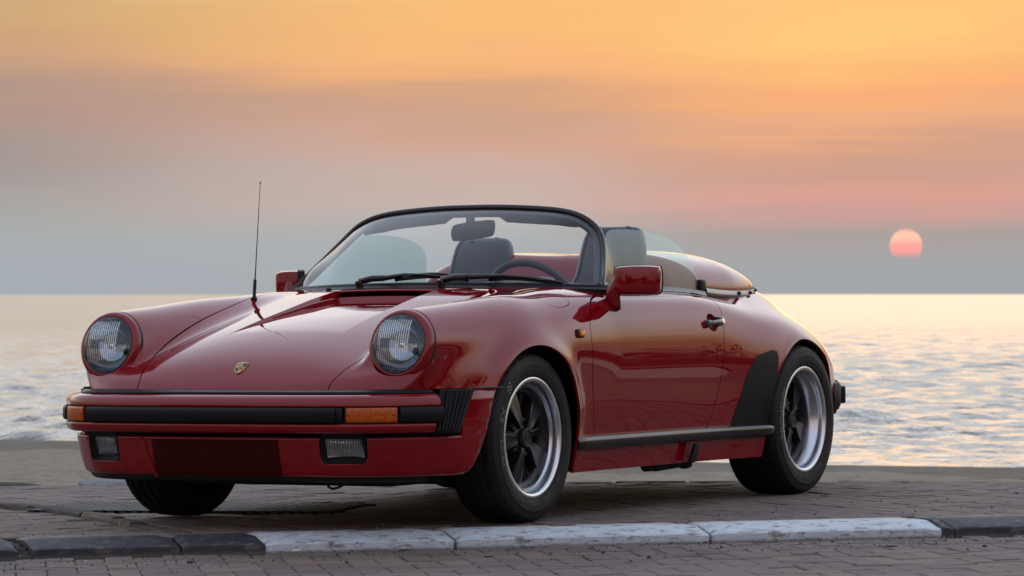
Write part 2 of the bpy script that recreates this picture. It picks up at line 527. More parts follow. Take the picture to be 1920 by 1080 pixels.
def box(c, size, rot=None):
    c = np.array(c, float); h = np.array(size, float) / 2
    V = np.array([(x, y, z) for x in (-1, 1) for y in (-1, 1) for z in (-1, 1)]) * h
    if rot is not None:
        V = V @ np.array(rot).T
    return V + c, [(0, 1, 3, 2), (4, 6, 7, 5), (0, 4, 5, 1), (2, 3, 7, 6), (0, 2, 6, 4), (1, 5, 7, 3)]

def bevelled(name, V, Fc, mat, parent=None, width=0.01, seg=3, smooth=True, sub=0):
    bm = bmesh.new()
    vs = [bm.verts.new(tuple(map(float, p))) for p in V]
    for f in Fc:
        bm.faces.new([vs[i] for i in f])
    bmesh.ops.recalc_face_normals(bm, faces=bm.faces)
    if width:
        bmesh.ops.bevel(bm, geom=list(bm.edges), offset=width, segments=seg, affect='EDGES', profile=0.5, clamp_overlap=True)
    me = bpy.data.meshes.new(name); bm.to_mesh(me); bm.free()
    if smooth:
        me.polygons.foreach_set('use_smooth', [True] * len(me.polygons))
        me.set_sharp_from_angle(angle=math.radians(50))
    return link(name, me, parent, mat)

def rotz(a):
    c, s = math.cos(a), math.sin(a)
    return np.array([[c, -s, 0], [s, c, 0], [0, 0, 1.0]])
def roty(a):
    c, s = math.cos(a), math.sin(a)
    return np.array([[c, 0, s], [0, 1, 0], [-s, 0, c]])
def rotx(a):
    c, s = math.cos(a), math.sin(a)
    return np.array([[1, 0, 0], [0, c, -s], [0, s, c]])

def face_towards(o, d):
    me = o.data
    a = sum((Vector(p.normal) * p.area for p in me.polygons), Vector((0, 0, 0)))
    if a.dot(Vector(tuple(d))) < 0:
        me.flip_normals()

# ================================================================== materials
MATS = {}
def new_mat(name):
    m = bpy.data.materials.new(name); m.use_nodes = True
    nt = NT(m.node_tree)
    b = m.node_tree.nodes['Principled BSDF']
    MATS[name] = m
    return m, nt, b

def simple(name, col, rough=0.5, metal=0.0, coat=0.0, spec=0.5, bump=None, var=None):
    m, nt, b = new_mat(name)
    b.inputs['Base Color'].default_value = (*col, 1)
    b.inputs['Roughness'].default_value = rough
    b.inputs['Metallic'].default_value = metal
    b.inputs['Coat Weight'].default_value = coat
    b.inputs['Coat Roughness'].default_value = 0.03
    b.inputs['Specular IOR Level'].default_value = spec
    t = nt.n('ShaderNodeTexCoord').outputs['Object']
    if var:
        n = nt.noise(t, var[0], 4, 0.6)
        c2 = tuple(min(1, c * var[1]) for c in col)
        nt.l(nt.mix(n, (*col, 1), (*c2, 1)), b.inputs['Base Color'])
        r = nt.n('ShaderNodeMapRange'); nt.l(n, r.inputs[0]); r.inputs['To Min'].default_value = rough * 0.8; r.inputs['To Max'].default_value = min(1, rough * 1.25)
        nt.l(r.outputs[0], b.inputs['Roughness'])
    if bump:
        n = nt.noise(t, bump[0], 4, 0.6)
        bp_ = nt.n('ShaderNodeBump'); bp_.inputs['Strength'].default_value = bump[1]; bp_.inputs['Distance'].default_value = 0.002
        nt.l(n, bp_.inputs['Height']); nt.l(bp_.outputs[0], b.inputs['Normal'])
    return m

# dark red single-stage enamel under a hard clear coat, with the faintest orange peel
def make_paint():
    m, nt, b = new_mat('red_car_paint')
    b.inputs['Base Color'].default_value = (0.19, 0.0015, 0.0056, 1)
    b.inputs['Roughness'].default_value = 0.42
    b.inputs['Specular IOR Level'].default_value = 0.0
    b.inputs['Coat Weight'].default_value = 1.0
    b.inputs['Coat Roughness'].default_value = 0.012
    b.inputs['Coat IOR'].default_value = 1.52
    t = nt.n('ShaderNodeTexCoord').outputs['Object']
    n = nt.noise(t, 3.0, 3, 0.6)
    nt.l(nt.mix(n, (0.194, 0.0015, 0.0057, 1), (0.180, 0.0014, 0.0052, 1)), b.inputs['Base Color'])
    o = nt.noise(t, 260.0, 1, 0.5)
    bp_ = nt.n('ShaderNodeBump'); bp_.inputs['Strength'].default_value = 0.012; bp_.inputs['Distance'].default_value = 0.001
    nt.l(o, bp_.inputs['Height']); nt.l(bp_.outputs[0], b.inputs['Coat Normal'])
    return m
M_PAINT = make_paint()
M_RUBBER = simple('black_trim_rubber', (0.0075, 0.008, 0.009), 0.40, spec=0.14, var=(14, 1.4), bump=(400, 0.12))
M_SEAL = simple('black_seal', (0.005, 0.005, 0.0055), 0.55, spec=0.3)
M_BLACKSATIN = simple('satin_black', (0.0065, 0.0068, 0.0075), 0.30, spec=0.3, var=(9, 1.5))
M_TRIM = simple('black_gloss_trim', (0.006, 0.0062, 0.007), 0.14)
M_GUARD = simple('stone_guard_film', (0.0065, 0.0065, 0.007), 0.5, spec=0.15, bump=(700, 0.25))
M_TYRE = simple('tyre_rubber', (0.0065, 0.0066, 0.007), 0.6, spec=0.22, var=(16, 1.6), bump=(500, 0.2))
M_LETTER = simple('tyre_letter_rubber', (0.085, 0.086, 0.088), 0.5)
M_UNDER = simple('underbody', (0.012, 0.011, 0.011), 0.85, var=(9, 1.8))
M_INNER = simple('wheel_well', (0.006, 0.006, 0.006), 0.9)
M_SEAT = simple('navy_leather', (0.016, 0.027, 0.038), 0.45, var=(30, 1.25), bump=(220, 0.25))
M_INTERIOR = simple('interior_trim', (0.018, 0.022, 0.027), 0.55, bump=(300, 0.25))
M_FRAME = simple('windscreen_frame_trim', (0.020, 0.027, 0.034), 0.36)
M_CHROME = simple('bright_metal', (0.75, 0.75, 0.76), 0.12, metal=1.0)
M_HANDLE = simple('dark_chrome', (0.055, 0.06, 0.06), 0.25, metal=0.6, coat=0.5)
M_PLATE = simple('dark_red_plate', (0.036, 0.0007, 0.0009), 0.75, spec=0.12)
M_TRIMSTRIP = simple('pale_trim', (0.42, 0.42, 0.40), 0.25, metal=0.2)
M_BRONZE = simple('crest_gold', (0.46, 0.34, 0.15), 0.35, metal=0.8)
M_CRESTBLACK = simple('crest_enamel_black', (0.01, 0.01, 0.01), 0.3)
M_CRESTRED = simple('crest_enamel_red', (0.20, 0.015, 0.012), 0.3)

def make_rim():
    m, nt, b = new_mat('polished_aluminium')
    b.inputs['Metallic'].default_value = 1.0
    b.inputs['Base Color'].default_value = (0.60, 0.625, 0.65, 1)
    b.inputs['Roughness'].default_value = 0.2
    t = nt.n('ShaderNodeTexCoord').outputs['Object']
    n = nt.noise(nt.mapping(t, scale=(1, 60, 1)), 10, 3, 0.6)
    r = nt.n('ShaderNodeMapRange'); nt.l(n, r.inputs[0]); r.inputs['To Min'].default_value = 0.20; r.inputs['To Max'].default_value = 0.34
    nt.l(r.outputs[0], b.inputs['Roughness'])
    return m
M_RIM = make_rim()

def clear_glass(name, tint, refl=1.0, rough=0.0):
    """thin pane: Fresnel reflection over tinted transparency"""
    m = bpy.data.materials.new(name); m.use_nodes = True
    nt = NT(m.node_tree)
    nt.t.nodes.remove(nt.t.nodes['Principled BSDF'])
    out = nt.t.nodes['Material Output']
    tr = nt.n('ShaderNodeBsdfTransparent'); tr.inputs[0].default_value = (*tint, 1)
    gl_ = nt.n('ShaderNodeBsdfGlossy'); gl_.inputs['Roughness'].default_value = rough
    gl_.inputs['Color'].default_value = (refl, refl, refl, 1)
    lw = nt.n('ShaderNodeLayerWeight'); lw.inputs['Blend'].default_value = 0.5
    fr_ = nt.math('ADD', nt.math('MULTIPLY', nt.math('POWER', lw.outputs['Facing'], 5.0), 0.9), 0.045)
    mx = nt.n('ShaderNodeMixShader')
    nt.l(fr_, mx.inputs[0]); nt.l(tr.outputs[0], mx.inputs[1]); nt.l(gl_.outputs[0], mx.inputs[2])
    nt.l(mx.outputs[0], out.inputs[0])
    MATS[name] = m
    return m
M_SCREEN = clear_glass('windscreen_glass', (0.965, 0.985, 0.99), 0.75)
M_SIDEGLASS = clear_glass('green_side_glass', (0.84, 0.935, 0.93), 0.6)

def fluted(name, tint, freq, amp, x0, x1, y0, y1):
    """moulded lamp glass: clear rim, vertical flutes in the middle that throw streaks of sky"""
    m = bpy.data.materials.new(name); m.use_nodes = True
    nt = NT(m.node_tree)
    nt.t.nodes.remove(nt.t.nodes['Principled BSDF']); out = nt.t.nodes['Material Output']
    uv = nt.n('ShaderNodeTexCoord').outputs['UV']
    sp = nt.n('ShaderNodeSeparateXYZ'); nt.l(uv, sp.inputs[0])
    nz = nt.noise(nt.mapping(uv, scale=(2, 3, 1)), 2.2, 3)
    w = nt.math('SINE', nt.math('MULTIPLY', sp.outputs[0], freq * 6.2832))
    def win(v, lo, hi, soft=.02):
        a_ = nt.n('ShaderNodeMapRange', interpolation_type='SMOOTHSTEP'); nt.l(v, a_.inputs[0]); a_.inputs['From Min'].default_value = lo - soft; a_.inputs['From Max'].default_value = lo + soft
        b_ = nt.n('ShaderNodeMapRange', interpolation_type='SMOOTHSTEP'); nt.l(v, b_.inputs[0]); b_.inputs['From Min'].default_value = hi + soft; b_.inputs['From Max'].default_value = hi - soft
        return nt.math('MULTIPLY', a_.outputs[0], b_.outputs[0])
    mask = nt.math('MULTIPLY', win(sp.outputs[0], x0, x1), win(sp.outputs[1], y0, y1))
    # a plain curved prism interrupts the flutes low down on one side
    prism = nt.math('MULTIPLY', win(sp.outputs[0], .50, .80), win(sp.outputs[1], .40, .56 if freq > 20 else .41))
    mask = nt.math('MULTIPLY', mask, nt.math('SUBTRACT', 1.0, nt.math('MULTIPLY', prism, .8)))
    step = nt.math('MULTIPLY', nt.math('ROUND', nt.math('MULTIPLY', sp.outputs[1], 5.0)), 0.7)
    hgt = nt.math('ADD', nt.math('MULTIPLY', w, mask), nt.math('ADD', nt.math('MULTIPLY', nz, .6), nt.math('MULTIPLY', step, .15)))
    bp_ = nt.n('ShaderNodeBump'); bp_.inputs['Strength'].default_value = 1.0; bp_.inputs['Distance'].default_value = 0.0025
    nt.l(hgt, bp_.inputs['Height'])
    tr = nt.n('ShaderNodeBsdfTransparent'); tr.inputs[0].default_value = (*tint, 1)
    gl_ = nt.n('ShaderNodeBsdfGlossy'); gl_.inputs['Roughness'].default_value = 0.06
    gl_.inputs['Color'].default_value = (.80, .90, .96, 1)
    nt.l(bp_.outputs[0], gl_.inputs['Normal'])
    lw = nt.n('ShaderNodeLayerWeight'); lw.inputs['Blend'].default_value = 0.5
    fr_ = nt.math('ADD', nt.math('MULTIPLY', nt.math('POWER', lw.outputs['Facing'], 5.0), 0.9), 0.05)
    ws_ = nt.math('POWER', nt.math('MULTIPLY', nt.math('ADD', w, 1.0), .5), 2.0)
    fac = nt.math('ADD', fr_, nt.math('MULTIPLY', nt.math('MULTIPLY', ws_, mask), nt.math('MULTIPLY', nt.math('ADD', nz, .15), amp)), clamp=True)
    mx = nt.n('ShaderNodeMixShader')
    nt.l(fac, mx.inputs[0]); nt.l(tr.outputs[0], mx.inputs[1]); nt.l(gl_.outputs[0], mx.inputs[2])
    nt.l(mx.outputs[0], out.inputs[0])
    MATS[name] = m
    return m
M_LENS = fluted('headlamp_glass', (0.68, 0.76, 0.80), 24, 0.55, .24, .86, .10, .90)
M_FOGLENS = fluted('fog_lamp_glass', (0.86, 0.87, 0.84), 14, 0.95, .04, .96, .05, .95)
def make_amber(name, c):
    m, nt, b = new_mat(name)
    b.inputs['Base Color'].default_value = (*c, 1)
    b.inputs['Roughness'].default_value = 0.15
    b.inputs['Specular IOR Level'].default_value = 0.3
    b.inputs['Coat Weight'].default_value = 0.2
    uv = nt.n('ShaderNodeTexCoord').outputs['UV']
    sp = nt.n('ShaderNodeSeparateXYZ'); nt.l(uv, sp.inputs[0])
    nz = nt.noise(nt.mapping(uv, scale=(7, 2, 1)), 2.0, 4, 0.6)
    w = nt.math('SINE', nt.math('ADD', nt.math('MULTIPLY', sp.outputs[0], 150), nt.math('MULTIPLY', nz, 4)))
    bp_ = nt.n('ShaderNodeBump'); bp_.inputs['Strength'].default_value = 0.5; bp_.inputs['Distance'].default_value = 0.002
    nt.l(w, bp_.inputs['Height']); nt.l(bp_.outputs[0], b.inputs['Normal'])
    nt.l(nt.ramp(nz, [(0.3, (c[0] * .7, c[1] * .55, c[2])), (0.55, c), (0.75, (min(1, c[0] * 1.1), c[1] * 1.3, c[2]))]), b.inputs['Base Color'])
    return m
M_AMBER = make_amber('amber_lens', (0.42, 0.080, 0.0008))
M_MARKER = make_amber('marker_amber', (0.72, 0.17, 0.004))
M_REFLECTOR = simple('lamp_reflector', (0.46, 0.50, 0.53), 0.12, metal=1.0)

# ================================================================== the car
car = bpy.data.objects.new('sports_car', None)
COL.objects.link(car)
car.rotation_euler = (ROLL, 0, 0)
car['label'] = 'dark red open two seat sports car parked on the brick apron by the sea'
car['category'] = 'car'

GAP = 0.0022
HOOD_HALF = [(0.99, .385), (.77, .403), (.69, .426), (.60, .450), (.50, .464), (.34, .480), (.14, .503), (-.02, .519), (-.20, .536), (-.33, .545)]
HOOD_REAR = [(-.385, .525), (-.392, .44), (-.36, .30), (-.345, .15)]
half = HOOD_HALF + HOOD_REAR
hood_poly = smooth_poly(half + [(-.342, 0.0)], 6, False)
hood_poly = np.concatenate([hood_poly, (hood_poly * [1, -1])[::-1]])
DOOR = [(-.507, .298), (-.478, .40), (-.449, .52), (-.441, .60), (-.446, .70), (-.476, .75), (-.523, .79), (-.575, .815), (-.68, .834), (-.70, 1.1),
        (-1.60, 1.1), (-1.635, .845), (-1.648, .81), (-1.637, .775), (-1.612, .711), (-1.59, .625), (-1.565, .518), (-1.536, .433), (-1.507, .363), (-1.478, .318), (-1.43, .300), (-.9, .297)]
d1 = smooth_poly(DOOR[:9], 5, False); d2 = smooth_poly(DOOR[11:], 5, False)
door_poly = np.concatenate([d1, [(-.70, 1.1), (-1.60, 1.1)], d2])
COCKPIT = [(-.43, 0), (-.45, .18), (-.52, .38), (-.63, .57), (-.74, .665), (-.90, .668), (-1.30, .668), (-1.74, .655), (-1.90, .60), (-1.90, 0)]
cock = np.array(COCKPIT); cock = np.concatenate([cock, (cock * [1, -1])[::-1]])
FUEL = smooth_poly([(-.29, .690), (-.36, .698), (-.405, .722), (-.405, .755), (-.345, .773), (-.27, .767), (-.235, .738), (-.245, .705)], 5)
HAND = smooth_poly([(-1.517 + .046 * math.cos(t), .722 + .036 * math.sin(t)) for t in np.arange(12) * math.pi / 6], 4)

PB, TB = surface_nets(-3.36, .90, 0.96, .08, .93, 0.0125)
def fld_arch(P):
    s1 = AF[2] - np.hypot(P[:, 0] - AF[0], np.maximum(P[:, 2] - AF[1], 0))
    s2 = AR_[2] - np.hypot(P[:, 0] - AR_[0], np.maximum(P[:, 2] - AR_[1], 0))
    return np.maximum(s1, s2)
def fld_low(P):
    x, z = P[:, 0], P[:, 2]
    s = .168 - z
    s = np.maximum(s, np.minimum(.503 - z, x - .20))              # nose below the bumper line
    s = np.maximum(s, np.minimum(.285 - z, -2.45 - x))            # tail above the rear valance
    return s
def fld_lamp(P):
    d = P - np.array(HL_C) * [1, 1, 1]
    d[:, 1] = np.abs(P[:, 1]) - HL_C[1]
    n = np.array(HL_N); h = d @ n
    r = np.linalg.norm(d - h[:, None] * n, axis=1)
    return np.minimum(.121 - r, h + .035)
def side_only(s, P, lim=0.35):
    return np.maximum(s, lim - np.abs(P[:, 1]))
PB, TB = clip(PB, TB, fld_arch(PB))
PB, TB = clip(PB, TB, fld_low(PB))
PB, TB = clip(PB, TB, fld_lamp(PB))
def fld_cock(P):
    return np.maximum(poly_sd(P[:, 0], P[:, 1], cock), .70 - P[:, 2])
PB, TB = clip(PB, TB, -fld_cock(PB))
f_hood = lambda P: np.maximum(poly_sd(P[:, 0], P[:, 1], hood_poly), .45 - P[:, 2])
f_door = lambda P, s: np.maximum(poly_sd(P[:, 0], P[:, 2], door_poly), .40 - s * P[:, 1])
f_fuel = lambda P: poly_sd(P[:, 0], P[:, 1], FUEL) if len(P) else np.zeros(0)

def flange(P, T, depth, N):
    """turn every free edge inwards so panels have thickness"""
    e = np.concatenate([T[:, [0, 1]], T[:, [1, 2]], T[:, [2, 0]]])
    key = np.sort(e, 1); _, inv, cnt = np.unique(key, axis=0, return_inverse=True, return_counts=True)
    b = e[cnt[inv.ravel()] == 1]
    vs = np.unique(b); m = -np.ones(len(P), np.int64)
    n0 = len(P)
    m[vs] = np.arange(len(vs))
    out1 = P[vs]; out2 = P[vs] - N[vs] * depth
    V = np.concatenate([P, out1, out2])
    q = [(n0 + m[bb], n0 + m[aa], n0 + len(vs) + m[aa], n0 + len(vs) + m[bb]) for aa, bb in b]
    return V, q

def panel(name, P, T, mat, depth=.014, off=0.0, parent=None):
    P = project(P, 2, off)
    N = normals_of(P)
    V, q = flange(P, T, depth, N)
    faces = [tuple(t) for t in T] + q
    me = bpy.data.meshes.new(name)
    me.from_pydata(V.tolist(), [], [tuple(map(int, f)) for f in faces])
    me.update()
    me.polygons.foreach_set('use_smooth', [True] * len(T) + [True] * len(q))
    nn = np.zeros((len(V), 3)); nn[:len(P)] = N
    me.normals_split_custom_set_from_vertices(nn.tolist())
    return link(name, me, parent or car, mat)

# --- split the skin into its panels
hoodP, hoodT = clip(PB, TB, f_hood(PB) + GAP)
PB, TB = clip(PB, TB, -(f_hood(PB) - GAP))
doors = {}
for s in (1, -1):
    dP, dT = clip(PB, TB, f_door(PB, s) + GAP)
    dP, dT = clip(dP, dT, -side_only(poly_sd(dP[:, 0], dP[:, 2], HAND), dP))
    doors[s] = (dP, dT)
    PB, TB = clip(PB, TB, -(f_door(PB, s) - GAP))
ff = lambda P: np.maximum(poly_sd(P[:, 0], P[:, 1], FUEL), .7 - P[:, 2])
fuP, fuT = clip(PB, TB, ff(PB) + .0012)
PB, TB = clip(PB, TB, -(ff(PB) - .0012))
panel('body_shell', PB, TB, M_PAINT, .010)
door_obs = {s: panel('door', *doors[s], M_PAINT, .02) for s in (1, -1)}
panel('fuel_flap', fuP, fuT, M_PAINT, .01)

# --- bonnet with its lowered channel that runs back into the air intake
CH_Y = Tab1([-.40, -.30, -.05, .2, .38, .5], [.224, .224, .226, .232, .240, .244], -.5, .6, .02, .03)
CH_D = Tab1([-.45, -.33, -.2, 0, .2, .33, .40, .6], [.047, .043, .031, .0185, .009, .003, 0, 0], -.6, .8, .02, .03)
def f_chan(P):
    x, y = P[:, 0], np.abs(P[:, 1])
    return np.maximum(y - CH_Y(x), x - .395)
oP, oT = clip(hoodP, hoodT, -f_chan(hoodP))
cP, cT = clip(hoodP, hoodT, f_chan(hoodP))
hood = panel('bonnet', oP, oT, M_PAINT, .016)
cP = project(cP, 2)
SL = -.315                                            # the channel floor stops here, the intake begins
cP, cT = clip(cP, cT, SL - cP[:, 0])
cP2 = cP.copy(); cP2[:, 2] -= np.maximum(CH_D(cP[:, 0]), 0)
o = obj('bonnet_channel', cP2, cT, M_PAINT, hood)
for s in (1, -1):
    xs = np.linspace(.393, -.36, 60)
    top = project(np.stack([xs, s * CH_Y(xs), np.full_like(xs, .75) + 0], 1) * 1.0, 0)
    zz = np.array([.0] * len(xs))
    # height of the skin above each point of the crease
    zt = np.full(len(xs), .70)
    for _ in range(12):
        zt = zt - F(xs, np.abs(top[:, 1]), zt) / np.maximum((F(xs, np.abs(top[:, 1]), zt + 1e-3) - F(xs, np.abs(top[:, 1]), zt - 1e-3)) / 2e-3, .3)
    dep = np.maximum(CH_D(xs), 0)
    V = []
    for i in range(len(xs)):
        yw = s * (CH_Y(xs[i]) - .006 * min(1, dep[i] / .03))
        V.append((xs[i], s * CH_Y(xs[i]), zt[i])); V.append((xs[i], yw, zt[i] - dep[i] * .55)); V.append((xs[i], yw - s * .003, zt[i] - dep[i] * .62)); V.append((xs[i], yw - s * .004, zt[i] - dep[i] - .0005))
    obj('channel_wall', V, grid_faces(len(xs), 4), M_PAINT, hood, sharp=30)
# dark intake behind the channel
def skin_z(x, y, z0=.8):
    z = np.full(np.shape(x), z0, float); x = np.asarray(x, float); y = np.abs(np.asarray(y, float))
    for _ in range(14):
        z = z - F(x, y, z) / np.maximum((F(x, y, z + 1e-3) - F(x, y, z - 1e-3)) / 2e-3, .3)
    return z
ys = np.linspace(-.222, .222, 23)
z0 = skin_z(np.full(23, SL), ys)
V = []
for i, y in enumerate(ys):
    z = z0[i]
    V += [(SL, y, z - .0435), (SL - .004, y, z - .060), (SL - .12, y, z - .07), (SL - .12, y, z + .012), (-.342, y, z + .006)]
MB().add(V, grid_faces(23, 5)).build('intake_slot', M_INNER, hood, 30)
V = []
for i, y in enumerate(ys):
    z = z0[i]
    V += [(SL + .001, y, z - .0425), (SL - .012, y, z - .0235), (SL - .022, y, z - .0215), (SL - .03, y, z - .03)]
MB().add(V, grid_faces(23, 4)).build('intake_sill', M_PAINT, hood, 40)
mb = MB()
for y in (-.15, -.05, .05, .15):
    obj('intake_rib', *box((SL - .075, y, z0[11] - .022), (.02, .004, .05)), M_INNER, hood, smooth=False)
# cowl lip above the intake
V = []
for i, y in enumerate(np.linspace(-.235, .235, 25)):
    z = float(skin_z(np.array([-.342]), np.array([y]))[0])
    V += [(-.342, y, z), (-.335, y, z - .003), (-.335, y, z - .008), (-.350, y, z - .012)]
MB().add(V, grid_faces(25, 4)).build('cowl_lip', M_PAINT, car, 30)

# --- stone guard film on the rear wing
G = smooth_poly([(-1.665, .300), (-1.70, .375), (-1.765, .505), (-1.815, .562), (-1.845, .582), (-1.965, .605), (-2.000, .598), (-2.006, .575), (-1.985, .50), (-1.958, .42), (-1.945, .34), (-1.945, .300)], 1)
G2 = []
for i in range(len(G)):
    G2.append(G[i])
gp = np.array(G2)
for s in (1, -1):
    gP, gT = clip(PB, TB, np.maximum(poly_sd(PB[:, 0], PB[:, 2], gp) - .002, .4 - s * PB[:, 1]))
    panel('stone_guard', gP, gT, M_GUARD, .0005, off=.0015)

# ================================================================== bumper, valance
def along(curve, n):
    """smooth open curve, resampled evenly; returns points and outward normals (x,y)"""
    c = smooth_poly(curve, 12, False)
    d = np.r_[0, np.cumsum(np.linalg.norm(np.diff(c, axis=0), axis=1))]
    t = np.linspace(0, d[-1], n)
    p = np.stack([np.interp(t, d, c[:, k]) for k in range(2)], 1)
    tg = np.gradient(p, axis=0); tg /= np.linalg.norm(tg, axis=1, keepdims=True)
    nrm = np.stack([tg[:, 1], -tg[:, 0]], 1)
    return p, nrm
BUMP = [(.918, 0), (.915, .20), (.902, .40), (.875, .5535), (.836, .637), (.768, .702), (.697, .763), (.612, .812), (.52, .840), (.44, .850)]
full = [(x, -y) for x, y in BUMP[:0:-1]] + BUMP
def sweep_xy(curve_pts, prof, y0=None, y1=None, n=120, closed=True, fade=None):
    """sweep a (offset outward, z) section along a plan curve between two lateral limits"""
    p, nr = along(curve_pts, 600)
    if np.mean(nr[:, 0]) < 0: nr = -nr
    k = np.ones(len(p), bool)
    if y0 is not None: k &= p[:, 1] >= y0
    if y1 is not None: k &= p[:, 1] <= y1
    p, nr = p[k], nr[k]
    idx = np.linspace(0, len(p) - 1, n).round().astype(int)
    p, nr = p[idx], nr[idx]
    V = []
    for q, m_ in zip(p, nr):
        for o_, z in prof:
            V.append((q[0] + m_[0] * o_, q[1] + m_[1] * o_, z))
    f = grid_faces(len(p), len(prof), False, closed)
    if closed:
        m = len(prof)
        f.append(tuple(range(m))); f.append(tuple(reversed(range(len(V) - m, len(V)))))
    return V, f
bumper = obj('front_bumper', *sweep_xy(full, [(-.10, .490), (-.06, .4895), (-.030, .486), (-.012, .479), (-.003, .469), (0, .459), (0, .4475), (-.004, .446), (-.012, .4455), (-.03, .445), (-.10, .445)], -.800, .800), M_PAINT, car, sharp=50)
obj('lower_bumper', *sweep_xy(full, [(-.10, .385), (-.008, .3875), (-.002, .386), (0, .382), (-.001, .371), (-.005, .360), (-.013, .353), (-.03, .351), (-.10, .352)], -.790, .790), M_PAINT, bumper, sharp=50)
obj('bumper_core', *sweep_xy(full, [(-.15, .500), (-.018, .449), (-.018, .384), (-.022, .352), (-.15, .34)], -.834, .834), M_SEAL, bumper, sharp=30)
obj('seal_strip', *sweep_xy(full, [(-.15, .5025), (-.085, .5025), (-.062, .501), (-.050, .4965), (-.047, .491), (-.055, .4895), (-.15, .4895)], -.715, .800), M_RUBBER, bumper, sharp=40)
rub = [(-.02, .4445), (.004, .4440), (.013, .4395), (.016, .434), (.0165, .428), (.0165, .398), (.012, .391), (.004, .389), (-.02, .389)]
obj('rubber_strip', *sweep_xy(full, rub, -.520, .520), M_RUBBER, bumper, sharp=40)
for s in (1, -1):
    lo, hi = sorted((s * .545, s * .517))
    obj('strip_end', *sweep_xy(full, [(-.02, .4445), (.002, .443), (.006, .436), (.006, .398), (.002, .391), (-.02, .390)], lo, hi, 10), M_RUBBER, bumper, sharp=40)
    lo, hi = sorted((s * .704, s * .803))
    obj('corner_strip', *sweep_xy(full, [(-.02, .4445), (.003, .444), (.009, .439), (.012, .431), (.012, .400), (.007, .391), (-.02, .390)], lo, hi, 20), M_RUBBER, bumper, sharp=40)
    # turn signal: amber lens in a black surround
    lo, hi = sorted((s * .5475, s * .704))
    fr = obj('indicator_surround', *sweep_xy(full, [(-.03, .4455), (-.001, .4455), (-.001, .3885), (-.03, .3885)], lo, hi, 24), M_SEAL, bumper, sharp=30)
    lo, hi = sorted((s * .555, s * .699))
    V, f = sweep_xy(full, [(-.02, .4425), (.002, .4420), (.0055, .438), (.0065, .432), (.0065, .400), (.0055, .394), (.002, .391), (-.02, .391)], lo, hi, 24)
    o = obj('indicator_lens', V, f, M_AMBER, bumper, sharp=40)
    uvl = o.data.uv_layers.new(name='UVMap'); co = np.array(V)
    for lp in o.data.loops:
        v = co[lp.vertex_index]; uvl.data[lp.index].uv = ((abs(v[1]) - .555) / .145, (v[2] - .39) / .05)
    for yy in (.563, .691):
        p, nr = along(full, 600); i = int(np.argmin(np.abs(p[:, 1] - s * yy))); m_ = nr[i] if nr[i, 0] > 0 else -nr[i]
        c = np.array([p[i, 0] + m_[0] * .006, p[i, 1] + m_[1] * .006, .4165])
        obj('lens_screw', *lathe([(0, .0015), (.0028, .0012), (.0034, -.002)], 10, c, (m_[0], m_[1], 0)), M_SEAL, bumper)
    # concertina bellows at the bumper end: each fold its own rib
    p, nr = along(full, 900)
    if np.mean(nr[:, 0]) < 0: nr = -nr
    k = np.where((s * p[:, 1] > .797) & (s * p[:, 1] < .841))[0]
    if s < 0: k = k[::-1]
    p, nr = p[k], nr[k]
    bel = None
    n = len(p); NR = 7
    V = []
    prof_z = np.array([.5025, .500, .492, .470, .43, .39, .362, .352, .345])
    for i in range(n):
        t = i / (n - 1)
        w = .012 * abs(math.sin(math.pi * t * NR)) ** .7 + .001
        if t > .94: w = .012
        lean = -.03 * (1 - 0) 
        for j, z in enumerate(prof_z):
            edge = -.012 if j in (0, len(prof_z) - 1) else 0
            sh = .10 * (z - .44) / .155 * (.25 + .75 * t)                # ribs lean back with the wing edge
            V.append((p[i, 0] + nr[i, 0] * (w + edge - .013 - (.045 if s < 0 else 0)) - sh, p[i, 1] + nr[i, 1] * (w + edge - .013 - (.045 if s < 0 else 0)) + s * sh * .10, z))
    f = grid_faces(n, len(prof_z))
    bel = obj('bumper_bellows', V, f, M_RUBBER, bumper, sharp=60)

# valance (front spoiler) below the bumper, wraps back to the wheel arch
VAL = [(.868, 0), (.866, .20), (.853, .40), (.812, .560), (.752, .650), (.672, .730), (.575, .792), (.47, .832), (.36, .846), (.25, .848)]
vfull = [(x, -y) for x, y in VAL[:0:-1]] + VAL
def side_in(y):   # the sides tuck in less than the middle
    return 1.0
pv, nv = along(vfull, 700)
if np.mean(nv[:, 0]) < 0: nv = -nv
zs_mid = [(.338, 0.0), (.330, .001), (.31, -.002), (.275, -.008), (.24, -.017), (.218, -.024), (.205, -.029), (.198, -.036), (.196, -.050)]
zs_end = [(.5005, .0), (.46, .0), (.40, .001), (.345, .001), (.27, -.008), (.23, -.017), (.210, -.024), (.200, -.033), (.196, -.050)]
V = []; 
keepi = [i for i in range(0, len(pv)) if True]
for i in range(len(pv)):
    t = np.clip((abs(pv[i, 1]) - .79) / .012, 0, 1)
    t = 1.0 if pv[i, 0] < .52 else 0.0
    prof = zs_end if t else zs_mid
    inset = 1.0 - .25 * np.clip((.60 - pv[i, 0]) / .25, 0, 1)
    for z, o_ in prof:
        V.append((pv[i, 0] + nv[i, 0] * o_ * inset, pv[i, 1] + nv[i, 1] * o_ * inset, z))
f = grid_faces(len(pv), 9)
P_ = np.array(V); T_ = np.array([(a, b, c) for a, b, c, d in f] + [(a, c, d) for a, b, c, d in f])
arch = np.interp(P_[:, 2], [.17, .193, .215, .245, .32, .416, .502], [.55, .492, .462, .442, .407, .368, .330]) - P_[:, 0]
P_, T_ = clip(P_, T_, arch)
